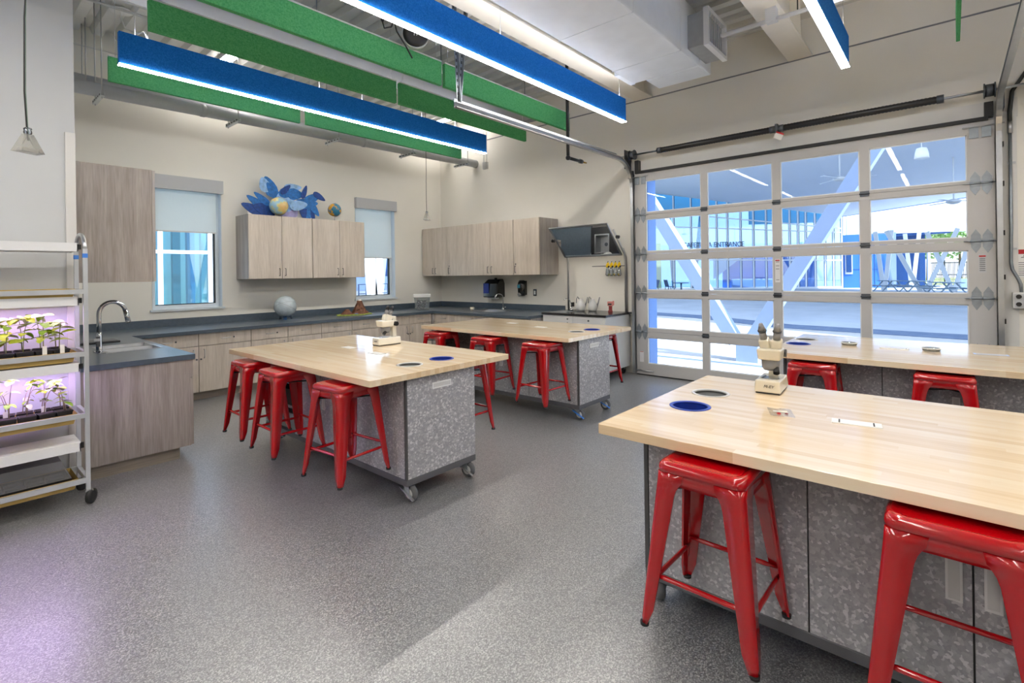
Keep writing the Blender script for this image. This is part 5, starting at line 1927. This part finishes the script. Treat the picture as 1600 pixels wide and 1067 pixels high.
for z in SH:
    for yy, nm in ((RY0, 'front_rail'), (RY1, 'rear_rail')):
        MB().box(RX0, RX1, yy - 0.012, yy + 0.012, z, z + 0.033).build(nm, 'alu', t)
    for xx in (RX0, RX1):
        MB().box(xx - 0.012, xx + 0.012, RY0, RY1, z, z + 0.033).build('end_rail', 'alu', t)
    m = MB()
    x0, x1, y0, y1 = RX0 + 0.03, RX1 - 0.05, RY0 + 0.014, RY1 - 0.014
    zb = z - 0.035
    v = [(x0 + .02, y0 + .01, zb), (x1 - .02, y0 + .01, zb), (x1 - .02, y1 - .01, zb), (x0 + .02, y1 - .01, zb), (x0, y0, z + 0.036), (x1, y0, z + 0.036), (x1, y1, z + 0.036), (x0, y1, z + 0.036)]
    m.add(v, [(0, 3, 2, 1), (0, 1, 5, 4), (1, 2, 6, 5), (2, 3, 7, 6), (3, 0, 4, 7)])
    m.build('shelf_tray', 'tray_tan', t)
LZ = [(1.78, 1.84), (1.40, 1.462), (0.935, 0.997), (0.375, 0.44)]
for i, (a, b) in enumerate(LZ):
    m = MB()
    x0, x1, y0, y1 = RX0 + 0.05, RX1 - 0.035, RY0 + 0.01, RY1 - 0.06
    m.box(x0, x1, y0, y1, b - 0.008, b)
    m.box(x0, x1, y0, y0 + 0.006, a, b - 0.008)
    m.box(x0, x1, y1 - 0.006, y1, a, b - 0.008)
    m.box(x0, x0 + 0.006, y0, y1, a, b - 0.008)
    m.box(x1 - 0.006, x1, y0, y1, a, b - 0.008)
    hd = m.build('light_hood', 'white_metal', t)
    MB().box(x1, x1 + 0.02, y0 + 0.02, y0 + 0.04, a + 0.015, b - 0.01).build('hood_clamp', 'black', hd)
    if i in (1, 2):
        for yy in (y0 + 0.07, y1 - 0.07):
            MB().box(x0 + 0.03, x1 - 0.03, yy - 0.012, yy + 0.012, b - 0.03, b - 0.014).build('grow_tube', 'grow', hd)
# black tray with a clear cover on the lowest shelf
t = thing('propagation_tray', 'black propagation tray under a clear cover on the lowest rack shelf', 'tray', (0, 4.79, 0.125))
m = MB()
m.box(-0.55, 0.62, -0.125, 0.125, 0, 0.01)
for a in ((-.55, .62, -.125, -.118), (-.55, .62, .118, .125), (-.55, -.543, -.118, .118), (.613, .62, -.118, .118)):
    m.box(a[0], a[1], a[2], a[3], 0.01, 0.065)
m.build('tray_body', 'tray_black', t)
for k in range(11):
    for j in range(3):
        MB().box(-0.53 + k * 0.103, -0.53 + k * 0.103 + 0.092, -0.11 + j * 0.075, -0.11 + j * 0.075 + 0.066, 0.01, 0.052).build('tray_cell', 'pot', t)
m = MB()
v = [(-.55, -.125, .066), (.62, -.125, .066), (.62, .125, .066), (-.55, .125, .066), (-.52, -.085, .19), (.57, -.085, .19), (.57, .085, .19), (-.52, .085, .19)]
m.add(v, [(0, 1, 5, 4), (1, 2, 6, 5), (2, 3, 7, 6), (3, 0, 4, 7), (4, 5, 6, 7)])
m.build('clear_cover', 'dome', t)


# ---- seedlings
def leaf_mesh(ln, wd, cup):
    v, f = [], []
    n = 6
    for i in range(n + 1):
        q = i / n
        w = wd * math.sin(PI * min(1, q * 0.92 + 0.06)) ** 0.8
        zz = -cup * q * q
        v += [(q * ln, -w / 2, zz + 0.12 * w), (q * ln, 0, zz), (q * ln, w / 2, zz + 0.12 * w)]
    for i in range(n):
        for k in range(2):
            f.append((i * 3 + k, (i + 1) * 3 + k, (i + 1) * 3 + k + 1, i * 3 + k + 1))
    return MB().add(v, f, True).mesh('leaf')


leafs = [leaf_mesh(0.066, 0.046, 0.022), leaf_mesh(0.052, 0.036, 0.024), leaf_mesh(0.078, 0.052, 0.016)]
LM = {}
for nm in ('leaf', 'leaf2', 'leaf_pale'):
    LM[nm] = []
    for me in leafs:
        c = me.copy()
        c.materials.append(M[nm])
        LM[nm].append(c)
pm = MB()
pm.frustum((-0.033, 0.033, -0.033, 0.033), (-0.042, 0.042, -0.042, 0.042), 0, 0.088)
pm.box(-0.0435, 0.0435, -0.0435, 0.0435, 0.078, 0.088)
pot_me = pm.mesh('pot')
pot_me.materials.append(M['pot'])
so_ = MB()
so_.box(-0.038, 0.038, -0.038, 0.038, 0.086, 0.0895)
soil_me = so_.mesh('soil')
soil_me.materials.append(M['soil'])


def seedling(loc, h, leggy, label, group, rnd):
    t = thing('potted_seedling', label, 'seedling', loc, rnd.uniform(-0.15, 0.15), group)
    inst('pot', pot_me, t, (0, 0, 0))
    inst('soil', soil_me, t, (0, 0, 0))
    ns = 1 if not leggy else rnd.choice((1, 2))
    for s_ in range(ns):
        lean = Vector((rnd.uniform(-0.05, 0.05), rnd.uniform(-0.03, 0.03), 0)) * (1.6 if leggy else 0.7)
        b0 = Vector((rnd.uniform(-.012, .012), rnd.uniform(-.012, .012), 0.088))
        pts = [b0 + lean * (q * q) + Vector((0, 0, h * q)) for q in (0, 0.3, 0.6, 1.0)]
        st = MB().tube(pts, [0.0032, 0.003, 0.0026, 0.002], 6).build('stem', 'stem2' if leggy else 'stem', t)
        lv = [0.35, 0.58, 0.8, 1.0] if not leggy else [0.38, 0.7, 1.0]
        for q in lv:
            p = b0 + lean * (q * q) + Vector((0, 0, h * q))
            nl = rnd.choice((4, 5)) if q == 1.0 else rnd.choice((2, 3))
            if leggy and q < 1:
                nl = rnd.choice((1, 2))
            a0 = rnd.uniform(0, 6.28)
            for k in range(nl):
                a = a0 + k * 2 * PI / nl + rnd.uniform(-0.3, 0.3)
                mt = rnd.choice(('leaf', 'leaf', 'leaf', 'leaf2', 'leaf_pale')) if not leggy else rnd.choice(('leaf', 'leaf2', 'leaf_pale'))
                o = inst('leaf', rnd.choice(LM[mt]), t, p)
                o.rotation_euler = (rnd.uniform(-0.4, 0.4), rnd.uniform(-0.5, 0.35), a)
                sc = rnd.uniform(0.8, 1.2) * (0.75 if leggy else 1.0)
                o.scale = (sc, sc, sc)
    if rnd.random() < 0.3:
        MB().box(-0.012, 0.012, -0.046, -0.0445, 0.05, 0.12).build('plant_tag', 'tag', t)
    return t


rnd = random.Random(21)
ordn = ['rightmost', 'second from the right', 'third from the right', 'fourth from the right', 'fifth from the right', 'sixth from the right']
for r_, (yy, row) in enumerate(((4.70, 'front'), (4.84, 'back'))):
    for k in range(6):
        x = 0.575 - k * 0.092
        seedling((x, yy, 1.012), rnd.uniform(0.17, 0.25), False, 'leafy potted seedling, upper lit rack shelf, %s row, %s' % (row, ordn[k]), 'seedlings on the upper lit shelf', rnd)
        seedling((x + 0.01, yy, 0.58), rnd.uniform(0.15, 0.27), True, 'leggy potted seedling, lower lit rack shelf, %s row, %s' % (row, ordn[k]), 'seedlings on the lower lit shelf', rnd)

# ==================================================================== OUTDOORS
tag(MB().box(7.45, 80, -60, 60, -0.30, -0.02).build('ground', 'concrete'), 'pale concrete yard outside', None, None, 'structure')
# shaded paving beyond the canopy line, slightly proud of the concrete
m = MB()
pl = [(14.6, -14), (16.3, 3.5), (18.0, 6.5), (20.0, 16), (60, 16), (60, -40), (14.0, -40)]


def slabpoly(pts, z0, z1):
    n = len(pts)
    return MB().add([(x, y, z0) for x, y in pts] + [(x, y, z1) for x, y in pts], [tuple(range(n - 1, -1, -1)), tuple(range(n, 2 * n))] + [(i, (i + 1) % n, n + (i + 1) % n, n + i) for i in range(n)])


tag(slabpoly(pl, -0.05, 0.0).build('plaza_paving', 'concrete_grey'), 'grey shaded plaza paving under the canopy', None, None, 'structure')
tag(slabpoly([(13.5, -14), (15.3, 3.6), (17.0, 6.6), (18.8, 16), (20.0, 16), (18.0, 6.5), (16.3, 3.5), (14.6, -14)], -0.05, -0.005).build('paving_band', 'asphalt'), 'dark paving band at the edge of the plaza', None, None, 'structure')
tag(slabpoly([(24, -30), (27, 4), (38, 18), (40, -30)], -0.02, 0.01).build('paver_field', 'pavers'), 'field of blue grey pavers on the plaza', None, None, 'structure')
for k, (a, b) in enumerate((((9.0, 20), (9.0, -20)), ((12.0, 20), (11.5, -20)))):
    tag(MB().bar((a[0], a[1], -0.0195), (b[0], b[1], -0.0195), 0.05 if k else 0.16, 0.004).build('ground_joint', 'asphalt'), ['narrow dark joint across the sunlit concrete', 'thin joint line across the sunlit concrete'][k], 'joint')
tag(MB().box(-10, 7.2, 26, 80, -0.3, 0.0).build('lawn', 'grass'), 'lawn beyond the windows', None, None, 'structure')

# canopy: one folded soffit
t = thing('canopy', 'broad white canopy roof over the plaza outside the door', 'canopy')
near = [(19.5, 40.0, 9.2), (19.5, 16.0, 8.8), (17.3, 4.0, 8.0), (12.8, -8.0, 8.4), (11.5, -30.0, 9.5)]
far = [(36.0, 42.0, 9.5), (38.4, 23.2, 9.1), (49.3, 6.75, 5.92), (45.8, -0.83, 6.29), (44.0, -34.0, 9.0)]
v = near + far + [(x, y, z + 0.7) for x, y, z in near] + [(x, y, z + 0.7) for x, y, z in far]
f = []
for i in range(4):
    f += [(i, i + 1, 6 + i, 5 + i), (10 + i, 15 + i, 16 + i, 11 + i), (i, 10 + i, 11 + i, i + 1), (5 + i, 6 + i, 16 + i, 15 + i)]
f += [(0, 5, 15, 10), (4, 14, 19, 9)]
MB().add(v, f).build('soffit', 'canopy', t)
MB().bar((49.3, 6.75, 5.95), (45.8, -0.83, 6.32), 0.1, 0.12).build('blue_edge_trim', 'ext_blue', t)
MB().bar((45.8, -0.83, 6.32), (44.0, -34.0, 9.03), 0.1, 0.12).build('blue_edge_trim', 'ext_blue', t)

# big V column before the door
t = thing('v_column', 'large pale blue steel V column on a block just outside the door', 'column', (9.45, 2.70, 0))
MB().box(-0.18, 0.18, -0.18, 0.18, -0.03, 0.36).build('footing_block', 'pale_blue', t)
A0, A1 = Vector((0.0, 0.10, 0.30)), Vector((0.0, 5.0, 8.3))
B0, B1 = Vector((0.0, -0.14, 0.30)), Vector((0.0, -5.4, 8.3))
MB().bar(Vector((0, 0.22, 0.30)), Vector((0.0, 4.99, 8.2)), 0.22, 0.24, (1, 0, 0)).build('column_leg', 'pale_blue', t)
MB().bar(Vector((0, -0.02, 0.30)), Vector((0.0, -4.62, 8.2)), 0.22, 0.24, (1, 0, 0)).build('column_leg', 'pale_blue', t)

# cafeteria building with curtain wall
FA = math.atan2(-13.08, 8.81)
caf = thing('cafeteria_building', 'long glass fronted building across the plaza with raised lettering', 'building', (40.66, 19.88, 0), FA)


def ztop(s):
    return 8.55 - 0.168 * s


ms = [-6.0, -4.6, -3.2, -1.9, -0.7, 0.5, 2.22, 3.66, 4.75, 5.77, 6.65, 7.72, 8.75, 9.76, 10.7, 11.64, 12.3, 12.9, 13.63, 14.4, 15.05, 15.7]
hz = lambda s: [0.12, 2.62 - 0.02 * s, 5.55 - 0.06 * s, 6.85 - 0.122 * s]
for s in ms:
    o = MB().box(s - 0.05, s + 0.05, -0.10, 0.05, 0.0, ztop(s)).build('mullion', 'mullion', caf)
    MB().box(s + 0.05, s + 0.12, -0.06, 0.05, 0.0, ztop(s)).build('mullion_shadow_fin', 'mullion_dark', caf)
for i in range(len(ms) - 1):
    a, b = ms[i], ms[i + 1]
    za, zb_ = hz(a) + [ztop(a)], hz(b) + [ztop(b)]
    for k in range(4):
        v = []
        for y in (-0.01, 0.01):
            v += [(a + 0.05, y, za[k] + 0.05), (b - 0.05, y, zb_[k] + 0.05), (b - 0.05, y, zb_[k + 1]), (a + 0.05, y, za[k + 1])]
        MB().add(v, [(0, 1, 2, 3), (7, 6, 5, 4), (0, 4, 5, 1), (1, 5, 6, 2), (2, 6, 7, 3), (3, 7, 4, 0)]).build('pane', 'curtain_glass', caf)
        if k:
            MB().bar((a, -0.04, za[k]), (b, -0.04, zb_[k]), 0.12, 0.09).build('transom', 'mullion', caf)
MB().box(-6, 15.7, -0.2, 0.2, 0, 0.12).build('curb', 'white_paint', caf)
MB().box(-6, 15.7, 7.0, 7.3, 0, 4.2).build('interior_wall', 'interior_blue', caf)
MB().box(-6, 15.7, 7.0, 7.3, 4.2, 8.0).build('fascia_reflection_wall', 'white_paint', caf)  # white backing behind the glass, imitates the fascia's reflection in the panes
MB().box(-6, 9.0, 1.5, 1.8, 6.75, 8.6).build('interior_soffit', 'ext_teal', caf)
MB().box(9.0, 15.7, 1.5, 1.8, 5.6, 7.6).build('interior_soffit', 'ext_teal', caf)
MB().box(7.4, 12.2, 4.0, 4.2, 0, 3.4).build('interior_blue_wall', 'ext_blue', caf)
MB().box(12.4, 15.6, 4.6, 4.8, 0, 3.2).build('interior_navy_wall', 'ext_navy', caf)
MB().add([(6.5, 3.8, 0.8), (9.9, 3.8, 3.5), (6.5, 3.8, 3.5), (6.5, 3.9, 0.8), (9.9, 3.9, 3.5), (6.5, 3.9, 3.5)], [(0, 1, 2), (5, 4, 3), (0, 3, 4, 1), (1, 4, 5, 2), (2, 5, 3, 0)]).build('interior_gable_panel', 'white_paint', caf)
MB().box(-1.5, 2.0, 5.0, 5.2, 0, 4.3).build('interior_yellow_wall', 'ext_yellow', caf)
MB().box(-0.9, 0.6, 4.8, 4.95, 0, 4.0).build('interior_white_pillar', 'white_paint', caf)
MB().box(8.0, 15.0, 3.2, 3.6, 0, 0.8).build('interior_bench', 'pale_blue', caf)
for s0, s1 in ((2.6, 3.4), (4.3, 3.7)):
    MB().bar((s0, 2.0, 0), (s0 + (s1 - s0) * 1.0 - 1.2 if s0 < 4 else 5.0, 2.0, 6.5), 0.28, 0.28).build('interior_leaning_column', 'ext_teal', caf)
text_part('raised_lettering', 'CAFETERIA ENTRANCE', 0.62, 'mullion_dark', caf, (2.95, -0.22, 3.60), (PI / 2, 0, 0), 0.05, 0.78)

# white fascia and blue wall right of the cafeteria
fa = thing('blue_entrance_building', 'white fascia over bright blue cladding right of the glass building', 'building')
P0, P1 = Vector((50.0, 6.55, 0)), Vector((55.2, -7.35, 0))
dv = (P1 - P0).normalized()
nv = Vector((dv.y, -dv.x, 0))


def wallquad(name, s0, s1, zb0, zb1, zt0, zt1, mt, off=0.0, th=0.25):
    a, b = P0 + dv * s0 - nv * off, P0 + dv * s1 - nv * off
    c, d = a - nv * th, b - nv * th
    if (a - Vector((0, 0, 0))).length > (c).length:
        a, b, c, d = a, b, c, d
    v = [(a.x, a.y, zb0), (b.x, b.y, zb1), (b.x, b.y, zt1), (a.x, a.y, zt0), (c.x, c.y, zb0), (d.x, d.y, zb1), (d.x, d.y, zt1), (c.x, c.y, zt0)]
    return MB().add(v, [(0, 1, 2, 3), (7, 6, 5, 4), (0, 4, 5, 1), (1, 5, 6, 2), (2, 6, 7, 3), (3, 7, 4, 0)]).build(name, mt, fa)


wallquad('white_fascia', 0.0, 14.0, 4.40, 4.40, 8.2, 8.2, 'white_paint')
wallquad('blue_wall', -0.3, 2.9, 0.0, 0.0, 4.40, 4.5, 'ext_blue')
for s in (0.9, 1.9):
    wallquad('panel_joint', s, s + 0.03, 0, 0, 4.4, 4.45, 'ext_navy', -0.02, 0.03)
for z in (1.5, 3.0):
    wallquad('panel_joint', -0.3, 2.9, z, z, z + 0.03, z + 0.03, 'ext_navy', -0.02, 0.03)
wallquad('window_surround', -0.15, 0.38, 1.15, 1.15, 2.95, 2.95, 'white_paint', -0.06, 0.08)
wallquad('window_glass', -0.07, 0.30, 1.3, 1.3, 2.82, 2.82, 'ext_navy', -0.10, 0.05)
wallquad('grey_pier', 2.9, 3.4, 0.0, 0.0, 4.5, 4.5, 'ext_grey', -0.05)
wallquad('navy_recess', 3.4, 5.5, 0.0, 0.0, 4.5, 4.55, 'ext_navy', 0.5)
wallquad('white_jamb', 5.5, 5.67, 0.0, 0.0, 4.55, 4.55, 'white_paint')
wallquad('low_planter', 7.2, 10.5, 0.0, 0.0, 0.7, 0.7, 'ext_grey', -1.0)
wallquad('dark_soffit', 2.9, 7.0, 4.15, 4.30, 4.42, 4.42, 'ext_navy', 0.05, 0.6)


def pix_ray(u, d):
    """a point of the yard on the bearing used when measuring, d metres ahead"""
    r = (u - 800) / 787.0
    return Vector((0.7536 + 0.6574 * r, 0.6574 - 0.7536 * r, 0)) * d


def vpair(legs, label, w=0.26):
    t = thing('slim_v_column', label, 'column', legs[0][0], 0, 'slim white V columns along the plaza')
    o = Vector(legs[0][0])
    for p, q in legs:
        MB().bar(Vector(p) - o, Vector(q) - o, w, w, (1, 0, 0)).build('column_leg', 'white_paint', t)
    return t


def gp(u, d, z):
    p = pix_ray(u, d)
    return (p.x, p.y, z)


vpair([(gp(1380.5, 36, 0.0), gp(1368, 36, 4.2)), (gp(1382, 36, 0.0), gp(1394, 36, 4.3))], 'white V column before the bright blue cladding')
vpair([(gp(1424, 40, 0.0), gp(1414.5, 40, 4.3)), (gp(1426, 40, 0.0), gp(1437, 40, 4.4))], 'white V column before the navy recess')
vpair([(gp(1438, 33, 0.05), gp(1386, 33, 4.0)), (gp(1446, 33, 0.05), gp(1497, 33, 4.1))], 'widely spread white V column left of the fence gate')
vpair([(gp(1488, 33, 0.05), gp(1449, 33, 3.9)), (gp(1491, 33, 0.05), gp(1520, 33, 4.0))], 'white V column at the right edge of the door view')

# fence and trees
fn = thing('metal_fence', 'black metal fence with a gate before the trees, right of the navy wall', 'fence', gp(1452, 46, 0))
F0, F1 = Vector(gp(1452, 46, 0)), Vector(gp(1530, 42, 0))
n = 34
for k in range(n + 1):
    p = F0.lerp(F1, k / n) - F0
    thick = 0.05 if k % 11 == 0 else 0.018
    MB().box(p.x - thick, p.x + thick, p.y - thick, p.y + thick, 0.0, 2.25 if k % 11 == 0 else 2.1).build('fence_post' if k % 11 == 0 else 'fence_bar', 'fence', fn)
for z in (0.25, 0.95, 2.0):
    MB().bar(Vector((0, 0, z)), (F1 - F0) + Vector((0, 0, z)), 0.05, 0.07).build('fence_rail', 'fence', fn)
tag(slabpoly([gp(1440, 47, 0)[:2], gp(1560, 42, 0)[:2], gp(1600, 75, 0)[:2], gp(1430, 80, 0)[:2]], -0.05, 0.012).build('grass_verge', 'grass'), 'sunlit grass beyond the black fence', None, None, 'structure')


def tree(loc, h, r, label, seed):
    rnd = random.Random(seed)
    t = thing('tree', label, 'tree', loc, 0, 'trees beyond the fence')
    MB().tube([(0, 0, 0), (0.1, 0, h * 0.3), (0, 0.1, h * 0.6)], [0.22, 0.16, 0.1], 8).build('trunk', 'trunk', t)
    v, f = [], []
    for k in range(700):
        a, b, q = rnd.uniform(0, 2 * PI), rnd.uniform(-1, 1), rnd.random() ** 0.4
        c = Vector((r * q * math.cos(a) * math.sqrt(1 - b * b), r * q * math.sin(a) * math.sqrt(1 - b * b), h * 0.65 + h * 0.36 * q * b))
        d1 = Vector((rnd.uniform(-1, 1), rnd.uniform(-1, 1), rnd.uniform(-1, 1))).normalized() * 0.34
        d2 = d1.orthogonal().normalized() * 0.2
        o = len(v)
        v += [c - d1, c - d2, c + d1, c + d2]
        f.append((o, o + 1, o + 2, o + 3))
    c = MB().add(v, f).build('crown', 'foliage', t)
    c['kind'] = 'stuff'


for i, (u, d, h, r, lb) in enumerate(((1450, 62, 8.5, 3.2, 'sunlit tree beyond the black fence, left one'), (1500, 74, 9.5, 3.6, 'sunlit tree beyond the black fence, middle one'), (1560, 62, 8.0, 3.2, 'sunlit tree beyond the black fence, right one'))):
    tree(gp(u, d, 0), h, r, lb, i + 3)


# picnic tables on the plaza
def picnic(u, d, label, rz):
    t = thing('picnic_table', label, 'table', gp(u, d, 0.0), rz, 'grey mesh picnic tables on the plaza')
    MB().box(-0.9, 0.9, -0.38, 0.38, 0.72, 0.77).build('table_top', 'ext_grey', t)
    for s in (-1, 1):
        MB().box(-0.9, 0.9, s * 0.75 - 0.13, s * 0.75 + 0.13, 0.42, 0.46).build('bench_seat', 'ext_grey', t)
        for q in (-1, 1):
            MB().bar((s * 0.6, q * 0.15, 0.72), (s * 0.6, q * 0.75, 0.0), 0.06, 0.06).build('leg', 'ext_grey', t)
        MB().bar((s * 0.6, -0.78, 0.40), (s * 0.6, 0.78, 0.40), 0.06, 0.06).build('cross_bar', 'ext_grey', t)


picnic(1390, 34, 'grey mesh picnic table before the bright blue cladding', 0.5)
picnic(1432, 32, 'grey mesh picnic table before the navy recess', 0.4)
picnic(1478, 28, 'grey mesh picnic table by the fence gate', 0.5)


def yard_chair(u, d, label, rz):
    t = thing('patio_chair', label, 'chair', gp(u, d, 0.0), rz, 'dark patio chairs before the glass building')
    MB().box(-0.25, 0.25, -0.25, 0.25, 0.42, 0.46).build('seat', 'mullion_dark', t)
    MB().bar((-0.22, 0, 0.46), (-0.36, 0, 0.95), 0.48, 0.04, (1, 0, 0)).build('backrest', 'mullion_dark', t)
    for a in (-1, 1):
        for b in (-1, 1):
            MB().bar((a * 0.22, b * 0.22, 0.42), (a * 0.27, b * 0.24, 0.0), 0.04, 0.04).build('leg', 'mullion_dark', t)


yard_chair(1021, 38, 'dark patio chair before the glass building, leftmost', 2.6)
yard_chair(1046, 38, 'dark patio chair before the glass building, facing the small table', -0.6)
t = thing('patio_table', 'small dark patio table before the glass building', 'table', gp(1064, 37, 0))
MB().lathe([(0.55, 0.70), (0.55, 0.75)], 20).build('table_top', 'mullion_dark', t)
MB().cyl((0, 0, 0), (0, 0, 0.7), 0.06, 10).build('pedestal', 'mullion_dark', t)
MB().lathe([(0.35, 0), (0.30, 0.04)], 16).build('foot', 'mullion_dark', t)


# ceiling fans and pendant under the canopy
def fan(loc, label, rod):
    t = thing('ceiling_fan', label, 'fan', loc, 0.4, 'white fans under the canopy')
    MB().cyl((0, 0, 0.1), (0, 0, rod), 0.035, 10).build('down_rod', 'white_paint', t)
    MB().lathe([(0.10, -0.06), (0.30, -0.02), (0.30, 0.05), (0.12, 0.12)], 20).build('motor_housing', 'white_paint', t)
    MB().lathe([(0.12, -0.12), (0.26, -0.07), (0.28, -0.05)], 20).build('light_bowl', 'white', t)
    for k in range(3):
        MB().box(0.28, 1.5, -0.09, 0.09, 0.0, 0.02, Matrix.Rotation(k * 2 * PI / 3 + 0.3, 4, 'Z')).build('blade', 'canopy', t)


fan((29.57, 4.13, 6.05), 'white ceiling fan under the canopy, seen in the upper door panes', 1.4)
fan((33.3, -0.12, 4.85), 'white ceiling fan under the canopy, seen low at the right panes', 2.6)
t = thing('canopy_pendant', 'white bell pendant hanging under the canopy', 'pendant lamp', (18.06, 0.59, 4.62))
MB().lathe([(0.17, 0.0), (0.15, 0.16), (0.12, 0.28), (0.03, 0.31)], 24).build('bell_shade', 'white', t)
MB().cyl((0, 0, 0.3), (0, 0, 3.42), 0.012, 8).build('pendant_rod', 'white_paint', t)

# ------------------------------------------------------------------ seen through the windows
en = thing('entry_building', 'glass walled entry hall with white grid seen through the left window', 'building', (0.5, 17.0, 0))
gx = [-1.0, 0.6, 2.2, 3.72, 5.0, 6.5, 8.0]
for x in gx:
    MB().box(x - 0.06, x + 0.06, -0.08, 0.08, 0, 6.5).build('mullion', 'mullion', en)
gz = [0.1, 2.35, 4.6, 6.5]
for z in gz[1:]:
    MB().box(-1.0, 8.0, -0.07, 0.07, z - 0.05, z + 0.05).build('transom', 'mullion', en)
for i in range(6):
    for k in range(3):
        MB().box(gx[i] + 0.06, gx[i + 1] - 0.06, -0.01, 0.01, gz[k] + 0.05, gz[k + 1] - 0.05).build('pane', 'hall_glass', en)
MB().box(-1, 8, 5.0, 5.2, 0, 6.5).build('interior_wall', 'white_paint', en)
MB().box(-1, 3.0, 3.0, 3.2, 0, 1.0).build('interior_blue_counter', 'ext_blue', en)
MB().box(-1, 8, 0.1, 5.0, 0.0, 0.06).build('interior_floor', 'grass', en)
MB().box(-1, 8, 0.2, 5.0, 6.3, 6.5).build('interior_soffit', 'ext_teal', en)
for k in range(7):
    MB().box(3.0 + k * 0.42, 3.22 + k * 0.42, 2.4, 2.6, 0, 3.6).build('interior_slat', ['white_paint', 'ext_teal', 'pale_blue'][k % 3], en)
MB().bar((1.2, 1.2, 0.2), (2.6, 1.2, 4.5), 0.3, 0.3).build('leaning_column', 'pale_blue', en)
MB().bar((5.4, 1.2, 4.2), (6.0, 1.2, 0.2), 0.25, 0.25).build('leaning_column', 'white_paint', en)


def gq(u, y, z):
    r = (u - 800) / 787.0
    dx, dy = 0.7536 + 0.6574 * r, 0.6574 - 0.7536 * r
    return (dx / dy * y, y, z)


t = vpair([(gq(582, 24, 0.1), gq(572, 24, 5.2)), (gq(587, 24, 0.1), gq(594, 24, 5.2))], 'white V column seen through the corner window, front one', 0.42)
t = vpair([(gq(585, 29, 0.1), gq(577, 29, 5.6)), (gq(592, 29, 0.1), gq(606, 29, 5.6))], 'white V column seen through the corner window, rear one', 0.36)
t = thing('blue_wing', 'pale blue building wing seen through the corner window', 'building', (18, 48, 0))
MB().box(0, 30, 0, 6, 0, 9).build('wing_wall', 'pale_blue', t)
for k in range(6):
    MB().box(1.5 + k * 4.5, 4.0 + k * 4.5, -0.05, 0.02, 1.5, 3.6).build('window_band', 'ext_navy', t)
MB().box(-0.3, 30.3, -0.3, 6.3, 9, 9.5).build('roof_edge', 'white_paint', t)
tag(slabpoly([gq(545, 12, 0)[:2], gq(640, 12, 0)[:2], gq(640, 30, 0)[:2], gq(545, 30, 0)[:2]], -0.03, 0.0).build('side_plaza', 'concrete'), 'pale plaza outside the corner window', None, None, 'structure')
t = thing('yard_railing', 'dark railing seen low in the corner window', 'railing', gq(560, 26, 0))
for k in range(6):
    MB().box(k * 0.5 - 0.03, k * 0.5 + 0.03, -0.03, 0.03, 0, 1.1).build('railing_post', 'mullion_dark', t)
for z in (0.5, 1.05):
    MB().box(0, 2.5, -0.02, 0.02, z, z + 0.05).build('railing_bar', 'mullion_dark', t)
